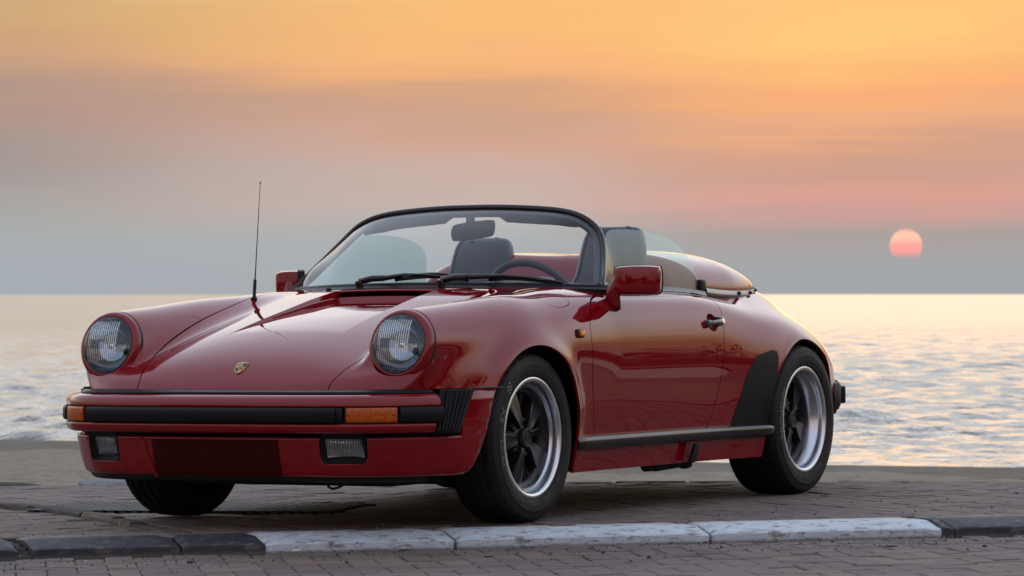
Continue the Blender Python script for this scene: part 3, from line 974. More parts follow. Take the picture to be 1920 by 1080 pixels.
# openings for the fog lamps
FOG = {}
def fog_corner(s):
    A = np.array([(.845, .4425, .3275), (.8056, .571, .3274), (.7836, .5716, .2611), (.8251, .4425, .2618)]) * [1, s, 1]
    return A
def f_fog(P, grow):
    best = np.full(len(P), 1e9)
    for s in (1, -1):
        yy = s * P[:, 1]; z = P[:, 2]
        sh = (.345 - z) * .12
        d = np.maximum(np.maximum(.4265 - sh * .4 - grow - yy, yy - (.594 + grow - sh * .35)), np.maximum(.243 - grow - z, z - .60))
        best = np.minimum(best, d)
    return best
P_, T_ = clip(P_, T_, -np.maximum(f_fog(P_, -.002), .6 - P_[:, 0]))
_fn = np.cross(P_[T_[:, 1]] - P_[T_[:, 0]], P_[T_[:, 2]] - P_[T_[:, 0]])
if (_fn[:, 0] * 1.0).sum() < 0: T_ = T_[:, ::-1]
val = obj('front_valance', P_, T_, M_PAINT, bumper, sharp=50)
sol = val.modifiers.new('thickness', 'SOLIDIFY'); sol.thickness = .012; sol.offset = -1
# plate bracket edge moulded in the valance, blank dark red number plate
pc = []
for y in np.linspace(-.266, .266, 15):
    i = int(np.argmin(np.abs(pv[:, 1] - y))); pc.append((pv[i, 0], y))
V = []
zr = [.3275, .31, .28, .25, .22, .200]
for x, y in pc:
    for z in zr:
        V.append((x + .0045 + float(np.interp(-z, [-q[0] for q in zs_mid], [q[1] for q in zs_mid])), y, z))
    V += [(x - .05, y, .200), (x - .03, y, .3275)]
obj('number_plate', V, grid_faces(15, 8, False, True) + [tuple(range(8)), tuple(reversed(range(14 * 8, 15 * 8)))], M_PLATE, bumper, sharp=30)
V = []
for z, dx, dy in ((.336, .004, 0), (.31, .006, -.006), (.28, -.001, -.012), (.25, -.008, -.028), (.22, -.018, -.036), (.192, -.034, -.040)):
    V += [(pv[int(np.argmin(np.abs(pv[:, 1] + .318)))][0] + dx - .004, -.322 - dy, z), (.868 + dx - .008, -.315 - dy, z), (.868 + dx - .006, -.307 - dy, z), (.86 + dx - .012, -.302 - dy, z)]
obj('valance_crease', V, grid_faces(6, 4), M_PAINT, bumper, sharp=50)
# rubber lip below
obj('rubber_lip', *sweep_xy(vfull, [(-.048, .198), (-.052, .184), (-.064, .176), (-.30, .165), (-.30, .19)], -.76, .76), M_SEAL, bumper, sharp=30)
# fog lamps
for s in (1, -1):
    A = fog_corner(s)
    c = A.mean(0)
    inn = np.array([A[0] + A[3], A[1] + A[2]]) / 2
    ex = inn[0] - inn[1]; ex /= np.linalg.norm(ex)
    up = (A[0] + A[1] - A[2] - A[3]); up /= np.linalg.norm(up)
    nn = np.cross(ex, up); nn *= np.sign(nn[0]); nn /= np.linalg.norm(nn)
    outer = []
    for (yy, z) in ((.4305, .352), (.589, .352), (.582, .246), (.4275, .246)):
        i = int(np.argmin(np.abs(pv[:, 1] - s * yy)))
        o_ = float(np.interp(-z, [-q[0] for q in zs_mid], [q[1] for q in zs_mid]))
        outer.append(np.array([pv[i, 0] + nv[i, 0] * (o_ + .001), s * yy, z]))
    outer = np.array(outer)
    def ring(lo, push):
        return [q + nn * push for q in lo]
    def rc(quad, r=.18, n=5):
        out = []
        for i in range(4):
            p0, p1, p2 = quad[i - 1], quad[i], quad[(i + 1) % 4]
            L = min(np.linalg.norm(p0 - p1), np.linalg.norm(p2 - p1)) * r
            a = p1 + (p0 - p1) / np.linalg.norm(p0 - p1) * L; b = p1 + (p2 - p1) / np.linalg.norm(p2 - p1) * L
            for t in np.linspace(0, 1, n):
                out.append((1 - t) ** 2 * a + 2 * t * (1 - t) * p1 + t * t * b)
        return np.array(out)
    R0 = rc(outer, .16); R1 = rc(outer * .985 + c * .015 + nn * .004, .16)
    mid = A + (A - c) * .10
    R2 = rc(mid - nn * .006, .1); R3 = rc(A - nn * .014, .1); R4 = rc(A - nn * .05, .1)
    V = np.concatenate([R0 - nn * .02, R0, R1, R2, R3, R4]); n = len(R0)
    if nn[0] and s < 0: pass
    f = grid_faces(6, n, False, True)
    hs = obj('fog_lamp', V, f, M_SEAL, bumper, sharp=35)
    # fluted glass, slightly bowed, with a reflector behind it
    gx, gz = 25, 7
    V = []; uv = []
    for i in range(gx):
        for j in range(gz):
            u, w = i / (gx - 1), j / (gz - 1)
            p = (A[0] * (1 - u) + A[1] * u) * (1 - w) + (A[3] * (1 - u) + A[2] * u) * w
            b = .008 * (1 - (2 * u - 1) ** 4) * (1 - (2 * w - 1) ** 4)
            V.append(p + nn * (b - .013)); uv.append((u, 1 - w))
    o = obj('fog_glass', V, grid_faces(gx, gz), M_FOGLENS, hs); face_towards(o, nn)
    uvl = o.data.uv_layers.new(name='UVMap')
    for lp in o.data.loops: uvl.data[lp.index].uv = uv[lp.vertex_index]
    V = []
    for i in range(gx):
        for j in range(gz):
            u, w = i / (gx - 1), j / (gz - 1)
            p = (A[0] * (1 - u) + A[1] * u) * (1 - w) + (A[3] * (1 - u) + A[2] * u) * w
            b = .022 * (1 - min(1, (2 * u - 1) ** 2 * .7 + (2 * w - 1) ** 2 * .3))
            V.append(p - nn * (b + .016))
    obj('reflector', V, grid_faces(gx, gz), M_REFLECTOR, hs)

# trim joint from bellows to arch, both sides
for s in (1, -1):
    xs = np.linspace(.50, .272, 14)
    yv = np.interp(-xs, -np.array([p[0] for p in VAL]), [p[1] for p in VAL])
    P3 = np.stack([xs, s * (yv + .001), np.full(14, .5022)], 1)
    obj('wing_seal', *tube(P3, .0035, 6), M_SEAL, car)

# ================================================================== headlamps
for s in (1, -1):
    c = np.array([HL_C[0], s * HL_C[1], HL_C[2]]); nax = np.array(HL_N)
    hl = obj('headlight', *lathe([(.116, -.03), (.1285, -.012), (.1300, 0), (.1294, .008), (.1265, .018), (.1215, .025), (.1155, .0295), (.1105, .031), (.1078, .0295), (.1068, .022), (.104, .014)], 64, c, nax), M_PAINT, car, sharp=70)
    hv = np.array([-HL_N[2], 0, HL_N[0]])
    for v in hl.data.vertices:          # the rim is deeper towards the bottom
        q = np.array(v.co) - c; low = max(0.0, -(q @ hv) / .13); ax_ = q @ nax
        k = np.clip((.028 - ax_) / .03, 0, 1) * low ** 2 * .011
        v.co = v.co + Vector(tuple(-hv * k))
    obj('bezel_seal', *lathe([(.1305, -.012), (.1318, -.003), (.1305, .001), (.128, .001)], 64, c, nax), M_SEAL, hl)
    obj('lens_ring', *lathe([(.1072, .0275), (.1068, .0325), (.1045, .034), (.1025, .031)], 64, c, nax), M_HANDLE, hl)
    prof = [(.1048, .030), (.1035, .0345), (.098, .040), (.088, .0455), (.072, .0505), (.054, .0535), (.034, .0555), (.016, .0563), (.001, .0565)]
    V, f = lathe(prof, 64, c, nax)
    o = obj('headlight_glass', V, f, M_LENS, hl); face_towards(o, nax)
    uvl = o.data.uv_layers.new(name='UVMap')
    _, uu, ww = frame_of(nax)
    co = (np.array(V) - c)
    U = co @ ww / .21 + .5; W_ = co @ uu / .21 + .5
    for lp in o.data.loops: uvl.data[lp.index].uv = (U[lp.vertex_index], W_[lp.vertex_index])
    obj('reflector', *lathe([(.104, .018), (.098, -.002), (.085, -.030), (.065, -.052), (.040, -.066), (.018, -.072), (.001, -.073)], 48, c, nax), M_REFLECTOR, hl)
    obj('bulb_shield', *lathe([(.001, .012), (.010, .010), (.014, .0), (.014, -.03), (.010, -.06)], 20, c, nax), M_CHROME, hl)
    V, f = box(c + nax * -.006 + np.array([0, 0, -.0]), (.05, .012, .012)); obj('bulb_support', V, f, M_TRIM, hl, smooth=False)
    scr = c - np.array([-HL_N[2], 0, HL_N[0]]) * .119 + nax * .0285
    obj('bezel_screw', *lathe([(0, .002), (.003, .0015), (.0035, -.002)], 10, scr, nax), M_CHROME, hl)
    # moulded step across the glass
# crest on the bonnet
def crest():
    base = np.array([.690, 0.0, float(skin_z(np.array([.690]), np.array([0.0]), .57)[0])])
    N = normals_of(np.array([[base[0], 0.0001, base[2]]]))[0]; N[1] = 0; N /= np.linalg.norm(N)
    upv = np.array([-N[2], 0, N[0]]); lat = np.array([0, 1.0, 0])
    outline = [(-.0225, .028), (-.010, .0305), (0, .0335), (.010, .0305), (.0225, .028), (.023, .012), (.0205, -.006), (.014, -.021), (0, -.032), (-.014, -.021), (-.0205, -.006), (-.023, .012)]
    P = smooth_poly(outline, 3)
    def shield(k, h0, h1):
        a = [base + lat * y * k + upv * z * k + N * h0 for y, z in P]; b = [base + lat * y * k + upv * z * k + N * h1 for y, z in P]
        n = len(P)
        return a + b, grid_faces(2, n, False, True) + [tuple(range(n, 2 * n))]
    def quad(pts, h0, h1):
        n = len(pts)
        a = [base + lat * y + upv * z + N * h0 for y, z in pts]; b = [base + lat * y + upv * z + N * h1 for y, z in pts]
        return a + b, grid_faces(2, n, False, True) + [tuple(range(n, 2 * n))]
    cr = obj('bonnet_crest', *shield(1.0, -.002, .004), M_BRONZE, hood, sharp=30)
    up_r = [(.002, .024), (.021, .024), (.021, .012), (.020, .004), (.002, .004)]
    lo_l = [(-.002, .0), (-.019, .0), (-.016, -.012), (-.011, -.020), (-.002, -.027)]
    k1 = MB(); k1.add(*quad(up_r, .003, .0048))
    k1.build('crest_field', M_CRESTBLACK, cr)
    MB().add(*quad(lo_l, .003, .0048)).build('crest_field', M_CRESTBLACK, cr)
    for a, z0_, z1_ in ((-1, .020, .0165), (-1, .0125, .009), (1, -.003, -.0065), (1, -.011, -.0145)):
        w_ = .018 if a < 0 else .016
        pts = [(a * .003, z0_), (a * w_, z0_), (a * w_ * .96, z1_), (a * .003, z1_)]
        MB().add(*quad(pts if a > 0 else pts[::-1], .003, .0046)).build('crest_bar', M_CRESTRED, cr)
    sm = [(y * .36, z * .36 + .001) for y, z in outline]
    cs = obj('crest_centre', *quad(sm, .003, .0056), M_BRONZE, cr, sharp=30)
    hz = [(-.003, -.006), (-.001, -.002), (-.004, .000), (-.003, .003), (.000, .004), (.002, .007), (.004, .005), (.002, .001), (.003, -.006), (.001, -.003)]
    obj('crest_horse', *quad(hz, .0045, .0064), M_CRESTBLACK, cr, sharp=30)
    # lettering band along the top
crest()

# ================================================================== sills, handles, small fittings
for s in (1, -1):
    xs = np.linspace(-.338, -1.965, 60)
    yb = W_T(xs, np.full(60, .275))
    V = []
    sect = [(-.012, .302), (.004, .303), (.012, .3015), (.019, .297), (.0225, .290), (.023, .280), (.021, .268), (.016, .258), (.006, .252), (-.012, .250)]
    for i in range(60):
        k = min(1, (i + .6) / 2.5, (60 - i - .4) / 2.5); k = math.sqrt(max(.05, 1 - (1 - k) ** 2))
        for o_, z in sect:
            V.append((xs[i], s * (yb[i] + .012 + (o_ - .0) * k * 1.0), .277 + (z - .277) * (.55 + .45 * k)))
    n = len(sect)
    obj('sill_strip', V, grid_faces(60, n) + [tuple(range(n)), tuple(reversed(range(59 * n, 60 * n)))], M_TRIM, car, sharp=50)
    V, f = box((-1.335, s * .816, .205), (.042, .018, .075)); V = V + np.array([[-(v[2] - .205) * .3, s * (v[2] - .205) * .25, 0] for v in V])
    bevelled('jack_point_cover', V, f, M_SEAL, car, .004, 2)
    # dished handle recess and the pull
    d = door_obs[s]
    hc = np.array([-1.517, 0, .722]); ang = np.arange(32) * 2 * math.pi / 32
    rings = []
    for k in range(7):
        q = k / 6; rr = math.cos(q * math.pi / 2)
        x = hc[0] + (.0462 if True else 0) * rr * np.cos(ang); z = hc[2] + .0362 * rr * np.sin(ang)
        p = np.stack([x, np.full(32, s * .81), z], 1)
        # sit the ring on the skin
        for _ in range(8):
            fv = F(p[:, 0], p[:, 1], p[:, 2]); p[:, 1] -= s * fv
        p[:, 1] -= s * .022 * math.sin(q * math.pi / 2)
        rings.append(p)
    V = np.concatenate(rings); obj('handle_recess', V, grid_faces(7, 32, False, True), M_PAINT, d)
    ysk = float(np.abs(project(np.array([[-1.517, s * .81, .722]]), 4))[0, 1])
    pth = [(-1.455, .716), (-1.470, .7185), (-1.49, .7205), (-1.52, .723), (-1.55, .7255), (-1.572, .727)]
    V = []
    wd = [.008, .011, .010, .0095, .010, .012]; dp = [.008, .016, .019, .021, .021, .014]
    for (x, z), w_, e_ in zip(pth, wd, dp):
        ysx = float(np.abs(project(np.array([[x, s * .81, z]]), 4))[0, 1])
        for k in range(10):
            a = 2 * math.pi * k / 10
            V.append((x, s * (ysx + e_ + .0075 * math.cos(a)), z + w_ * math.sin(a)))
    hnd = obj('door_handle', V, grid_faces(6, 10, False, True) + [tuple(range(10)), tuple(reversed(range(50, 60)))], M_HANDLE, d, sharp=60)
    for x, z in ((-1.463, .7165), (-1.566, .7265)):
        ysx = float(np.abs(project(np.array([[x, s * .81, z]]), 4))[0, 1])
        V, f = box((x, s * (ysx + .006), z), (.026, .028, .030) if x > -1.5 else (.030, .030, .038)); bevelled('handle_mount', V, f, M_HANDLE, hnd, .006, 3)
    ysx = float(np.abs(project(np.array([[-1.572, s * .81, .725]]), 4))[0, 1])
    obj('door_lock', *lathe([(.012, -.004), (.012, .004), (.010, .006), (.001, .006)], 18, (-1.580, s * (ysx + .016), .7285), (0, s, .15)), M_CHROME, hnd, sharp=40)
    # side marker lamp
    mp = project(np.array([[-.347, s * .828, .688]]), 4)[0]; mn = normals_of(mp[None])[0]
    tx = np.array([1.0, 0, 0]) - mn * mn[0]; tx /= np.linalg.norm(tx); tz = np.cross(mn, tx) * -s; 
    Rm = np.stack([tx, mn, np.cross(tx, mn)], 1)
    V, f = box((0, 0, 0), (.046, .016, .033)); V = V @ Rm.T + mp; sm_ = bevelled('side_marker', V, f, M_SEAL, car, .004, 2)
    V, f = box((0, .008, 0), (.034, .016, .026)); V = V @ Rm.T + mp - tx * .004
    o = bevelled('marker_lens', V, f, M_MARKER, sm_, .005, 3)

# ================================================================== windscreen
FR = [(-.769, .707, .858), (-.837, .674, .917), (-.927, .630, 1.001), (-.980, .596, 1.057), (-1.000, .566, 1.093), (-1.006, .527, 1.125), (-1.010, .471, 1.151), (-1.011, .409, 1.166), (-1.008, .327, 1.176), (-.998, .20, 1.184), (-.992, .09, 1.1875), (-.990, 0, 1.188)]
half_fr = smooth_poly(FR, 8, False)
def resample(c, n):
    d = np.r_[0, np.cumsum(np.linalg.norm(np.diff(c, axis=0), axis=1))]; t = np.linspace(0, d[-1], n)
    return np.stack([np.interp(t, d, c[:, k]) for k in range(c.shape[1])], 1)
frame_l = resample(half_fr, 60)
frame_c = np.concatenate([frame_l, (frame_l * [1, -1, 1])[-2::-1]])
def base_curve(u):     # u: 0 at the corner, 1 on the centre line
    y = .707 * (1 - u) ; a = 1 - u
    x = -.440 - .329 * a ** 2.1
    z = .872 - .014 * a ** 2
    return np.stack([x, y, z], -1)
uu = np.linspace(0, 1, 60)
bl = base_curve(uu); bot_c = np.concatenate([bl, (bl * [1, -1, 1])[-2::-1]])
ws = bpy.data.objects.new('windscreen', None); COL.objects.link(ws); ws.parent = car
NV = 14
V = []
for i in range(119):
    a, b = bot_c[i], frame_c[i]
    for j in range(NV):
        t = j / (NV - 1); p = a * (1 - t) + b * t
        bow = .030 * math.sin(math.pi * t) * min(1, np.linalg.norm(b - a) / .3)
        V.append(p + np.array([bow * .55, 0, bow * .75]))
glassV = np.array(V).reshape(119, NV, 3)
obj('windscreen_glass', V, grid_faces(119, NV), M_SCREEN, ws)
# frame: outer black seal and the wider grey inner flange you see through the glass
def band(path, off_in, w, th, inner_pts):
    V = []
    for i in range(len(path)):
        p = path[i]; t = path[min(i + 1, len(path) - 1)] - path[max(i - 1, 0)]; t /= np.linalg.norm(t)
        g = inner_pts[i] - p; g -= t * (g @ t)
        L = np.linalg.norm(g); g = g / L if L > 1e-6 else np.array([0, 0, 1.0])
        m_ = np.cross(t, g); m_ /= np.linalg.norm(m_)
        for a, b in ((off_in, -th / 2), (off_in + w, -th / 2), (off_in + w, th / 2), (off_in, th / 2)):
            V.append(p + g * a + m_ * b)
    return V, grid_faces(len(path), 4, False, True)
centre = np.array([-.78, 0, 1.0])
inn = np.array([centre + np.array([0, .62 * p[1], 0]) for p in frame_c])
frm = obj('windscreen_frame', *tube(frame_c + np.array([0, 0, .0]), .0125, 10), M_TRIM, ws)
inner = frame_c + np.array([-.016, 0, -.004])
obj('frame_flange', *band(inner, .004, .038, .020, inn + np.array([-.016, 0, 0])), M_FRAME, ws, sharp=40)
bseal = bot_c + np.array([.0, 0, .003])
obj('base_seal', *tube(bseal, .013, 8), M_RUBBER, ws)
bs2 = bot_c + np.array([.03, 0, -.002]); 
V = []
for i in range(119):
    a = bot_c[i]; d = np.array([a[0] + 1.6, a[1] * 1.5, 0]); d /= np.linalg.norm(d)
    for o_, z in ((-.02, .016), (.006, .010), (.020, .002), (.034, -.0035), (.034, -.02)):
        V.append(a + d * o_ + np.array([0, 0, z]))
obj('base_moulding', V, grid_faces(119, 5), M_RUBBER, ws, sharp=50)
# corner plate where frame meets door
for s in (1, -1):
    V, f = box((-.795, s * .690, .868), (.075, .030, .030)); bevelled('frame_foot', V, f, M_TRIM, ws, .01, 3)
# sun visors
for s, y0_, y1_ in ((1, .085, .49), (-1, .085, .53)):
    V = []; n = 16
    for i in range(n):
        t = i / (n - 1); y = y0_ + (y1_ - y0_) * t
        k = np.argmin(np.abs(frame_l[20:, 1] - y)) + 20; p = frame_l[k]
        drop = .032 + .006 * math.sin(math.pi * t)
        e = min(1, t * 8, (1 - t) * 8 + .25)
        for o_, z in ((-.035, -.016), (-.025, -.012), (-.048, -.016 - drop * e - .008), (-.058, -.012 - drop * e - .008)):
            V.append((p[0] + o_, s * y, p[2] + z))
    m = len(V)
    obj('sun_visor', V, grid_faces(n, 4, False, True) + [(0, 1, 2, 3), (m - 1, m - 2, m - 3, m - 4)], M_INTERIOR, ws, sharp=60)
# inside mirror
Q = smooth_poly([(-.093, .020), (-.078, .033), (0, .037), (.080, .034), (.093, .026), (.094, 0), (.088, -.024), (.070, -.034), (0, -.037), (-.076, -.036), (-.092, -.028), (-.0985, 0)], 4)
n = len(Q); V = []
for d_, k in ((.0, .90), (.006, 1.0), (-.02, 1.0), (-.028, .92)):
    for y, z in Q:
        V.append((-.985 + d_ - y * .10, .014 + y * k * .92, 1.097 + z * k * .95 + y * .10))
im = obj('interior_mirror', V, grid_faces(4, n, False, True) + [tuple(range(n)), tuple(reversed(range(3 * n, 4 * n)))], M_INTERIOR, ws, sharp=40)
V, f = box((-1.00, -.004, 1.145), (.03, .030, .05)); bevelled('mirror_stem', V, f, M_INTERIOR, im, .006, 2)
V, f = box((-1.0, -.006, 1.165), (.05, .055, .016)); bevelled('mirror_mount', V, f, M_INTERIOR, im, .004, 2)
V, f = box((-.99, .012, 1.051), (.012, .018, .010)); bevelled('mirror_lever', V, f, M_INTERIOR, im, .002, 2)
# wipers
def on_glass(y, t, lift):
    i = int(round((1 - abs(y) / .707) * 59)); i = i if y >= 0 else 118 - i
    i = max(0, min(118, i)); j = t * (NV - 1); j0 = int(min(j, NV - 2)); w = j - j0
    p = glassV[i, j0] * (1 - w) + glassV[i, j0 + 1] * w
    return p + np.array([lift * .6, 0, lift * .8])
for py, tip in ((-.165, .20), (.200, .585)):
    yv = np.array([py, py + .05, py + .18, py + .28]); 
    piv = np.array([-.405 - .07 * py * py, py, .879])
    wp = obj('wiper', *lathe([(.016, -.01), (.016, .012), (.013, .020), (.001, .021)], 14, piv, (.3, 0, 1)), M_TRIM, ws, sharp=40)
    arm = [piv + [0, .0, .016], piv + [-.015, .05, .026], piv + [-.022, .10, .027]]
    arm2 = [piv + [-.022, .10, .027], on_glass(py + .17, .085, .016), on_glass(py + .25, .085, .016), on_glass(py + .33, .07, .014)]
    obj('wiper_arm', *tube(arm, [.013, .013, .0115], 8), M_TRIM, wp)
    obj('wiper_arm', *tube(arm2, [.0105, .008, .0055, .0045], 8), M_TRIM, wp)
    y0_, y1_ = py + .13, tip + (.06 if py < 0 else 0)
    yy = np.linspace(y0_, y1_, 12)
    tt = .050 + .030 * np.sin(np.linspace(0, math.pi, 12))
    obj('wiper_blade', *tube([on_glass(y, t, .006) for y, t in zip(yy, tt)], .0045, 6), M_SEAL, wp)
    bowp = [on_glass(y, t + .022 * math.sin(math.pi * k / 11), .014) for k, (y, t) in enumerate(zip(yy, tt))]
    obj('blade_bow', *tube(bowp, .0045, 6), M_TRIM, wp)
    for a_, b_ in ((1, 5), (6, 10)):
        bw = [on_glass(yy[k], tt[k] + .012 * math.sin(math.pi * (k - a_) / (b_ - a_)), .010) for k in range(a_, b_ + 1)]
        obj('blade_claw', *tube(bw, .0035, 6), M_TRIM, wp)
for y in (-.30, .33):
    zz = float(skin_z(np.array([-.40]), np.array([y]))[0])
    obj('washer_jet', *lathe([(.011, -.003), (.011, .005), (.007, .009), (.001, .010)], 14, (-.40, y, zz), (0, 0, 1)), M_SEAL, car, sharp=40)

# aerial on the right wing
ab = project(np.array([[-.205, -.52, .82]]), 4)[0]
at_ = np.array([-.262, -.523, 1.282])
dr = (at_ - ab) / np.linalg.norm(at_ - ab)
ant = obj('aerial', *tube([ab + dr * .045, ab + dr * .12, ab + dr * .30, at_], [.0027, .0024, .0018, .0013], 8), M_TRIM, car)
obj('aerial_base', *tube([ab - dr * .004, ab + dr * .008, ab + dr * .0081, ab + dr * .05, ab + dr * .075, ab + dr * .08], [.013, .012, .0068, .0066, .0062, .003], 12), M_SEAL, ant)
obj('aerial_tip', *lathe([(.001, .004), (.0024, .002), (.0024, -.004), (.001, -.006)], 8, at_, dr), M_SEAL, ant)

# ================================================================== side windows
for s in (1, -1):
    top = [(-.80, .690, .905), (-.88, .655, .975), (-.97, .615, 1.045), (-1.03, .600, 1.082), (-1.12, .597, 1.092), (-1.24, .596, 1.094), (-1.36, .596, 1.091), (-1.45, .596, 1.084), (-1.53, .597, 1.073), (-1.600, .600, 1.056), (-1.650, .604, 1.034), (-1.688, .613, 1.003), (-1.708, .625, .966), (-1.722, .636, .925), (-1.734, .646, .860)]
    t_ = smooth_poly(top, 5, False); n = len(t_)
    V = []
    for off in (0, -.004):
        for p in t_:
            xb = min(max(p[0], -1.734), -.80)
            for j in range(7):
                k = j / 6
                bz = .858; by = .651 + .045 * np.clip((p[0] + 1.0) / .2, 0, 1)
                z = bz + (p[2] - bz) * k; y = by + (p[1] - by) * k + .006 * math.sin(math.pi * k)
                V.append((p[0], s * (y + off), z))
    m = n * 7
    f = grid_faces(n, 7) + [tuple(i + m for i in reversed(q)) for q in grid_faces(n, 7)]
    f += [(i * 7 + 6, (i + 1) * 7 + 6, (i + 1) * 7 + 6 + m, i * 7 + 6 + m) for i in range(n - 1)]
    obj('side_window', V, f, M_SIDEGLASS, door_obs[s], sharp=40)
    # belt seal along the door top
    xs = np.linspace(-.80, -1.76, 30)
    V = []
    for x in xs:
        y = .652 + .045 * np.clip((x + 1.0) / .2, 0, 1)
        zt = float(skin_z(np.array([x]), np.array([y + .02]), .86)[0])
        for o_, z in ((.004, .020), (.012, .019), (.018, .006), (.024, .0015), (.024, -.01), (.004, -.01)):
            V.append((x, s * (y + o_), zt + z))
    obj('belt_seal', V, grid_faces(30, 6, False, True) + [tuple(range(6))], M_TRIM, door_obs[s], sharp=50)

# ================================================================== door mirrors
for s in (1, -1):
    ph = math.radians(25 if s > 0 else 57)             # the far one is folded back along the door
    c = np.array([-.755, .868, .888]) if s > 0 else np.array([-.880, -.785, .890])
    L = np.array([-math.sin(ph), s * math.cos(ph), 0]); Fw = np.array([math.cos(ph), s * math.sin(ph), 0]); Up = np.array([0, 0, 1.0])
    out = smooth_poly([(-.090, .040), (-.078, .053), (0, .0575), (.074, .054), (.087, .046), (.091, .02), (.090, -.03), (.083, -.047), (.066, -.055), (0, -.057), (-.060, -.057), (-.082, -.050), (-.091, -.02)], 4)
    n = len(out); V = []
    for d_, k in ((-.040, .97), (-.034, 1.0), (-.01, 1.0), (.022, .975), (.040, .93), (.050, .86), (.054, .70), (.056, .35), (.0565, .1)):
        for a, b in out:
            V.append(c + L * (a * k) + Up * (b * k) + Fw * d_)
    md = obj('door_mirror', V, grid_faces(9, n, False, True) + [tuple(reversed(range(8 * n, 9 * n)))], M_PAINT, car, sharp=60)
    V = []
    for d_, k in ((-.034, 1.03), (-.038, 1.045), (-.056, 1.045), (-.062, 1.02), (-.062, .93), (-.042, .92)):
        for a, b in out: V.append(c + L * (a * k) + Up * (b * k) + Fw * d_)
    obj('mirror_rim', V, grid_faces(6, n, False, True), M_SEAL, md, sharp=50)
    V = [c + L * a * .95 + Up * b * .95 - Fw * .052 for a, b in out]
    obj('mirror_glass', V, [tuple(range(n))], M_CHROME, md)
    foot = project(np.array([[-.716, s * .785, .792]]), 4)[0]
    RT = np.array([-.483, .876 * s, 0]); RF = np.array([.876, .483 * s, 0])
    if s > 0:
        sec = [(c + RT * -.062 + Up * .036, .020, .020), (c + RT * -.070 + Up * .0, .030, .026), (c + RT * -.092 - Up * .042, .032, .026), (c + RT * -.097 - Up * .062 - RF * .006, .0285, .028), (foot + Up * .016, .026, .026), (foot - Up * .006 + RT * .006, .020, .020), (foot - Up * .016 + RT * .008 - RF * .012, .018, .012)]
    else:
        sec = [(c - L * .062 + Up * .03, .020, .020), (c - L * .08 - Up * .02, .026, .026), (c - L * .12 - Up * .055, .028, .026), (foot + Up * .02, .030, .026), (foot - Up * .012, .022, .02)]
    V = []
    for p, a, b in sec:
        for k in range(16):
            t = 2 * math.pi * k / 16; ct, st_ = math.cos(t), math.sin(t)
            sq = lambda v: math.copysign(abs(v) ** .6, v)
            V.append(p + RT * a * sq(ct) + RF * b * sq(st_))
    m = len(sec)
    obj('mirror_stalk', V, grid_faces(m, 16, False, True) + [tuple(range(16)), tuple(reversed(range((m - 1) * 16, m * 16)))], M_PAINT, md, sharp=60)
    V = []
    for t in np.linspace(math.pi * .9, math.pi * 1.75, 12):
        q = project(np.array([[foot[0] + .045 * math.cos(t) + .01, foot[1], foot[2] + .012 + .036 * math.sin(t)]]), 4)[0]; V.append(q)
    obj('stalk_gasket', *tube(V, .004, 6), M_SEAL, md)

# ================================================================== wheels
def text_mesh(txt, size, depth):
    cu = bpy.data.curves.new('lettering', 'FONT'); cu.body = txt; cu.size = size; cu.extrude = depth; cu.align_x = 'CENTER'; cu.align_y = 'CENTER'; cu.resolution_u = 2
    o = bpy.data.objects.new('lettering', cu)
    me = bpy.data.meshes.new_from_object(o)
    V = np.array([v.co[:] for v in me.vertices]); Fc = [tuple(p.vertices) for p in me.polygons]
    bpy.data.objects.remove(o); bpy.data.curves.remove(cu); bpy.data.meshes.remove(me)
    return V, Fc

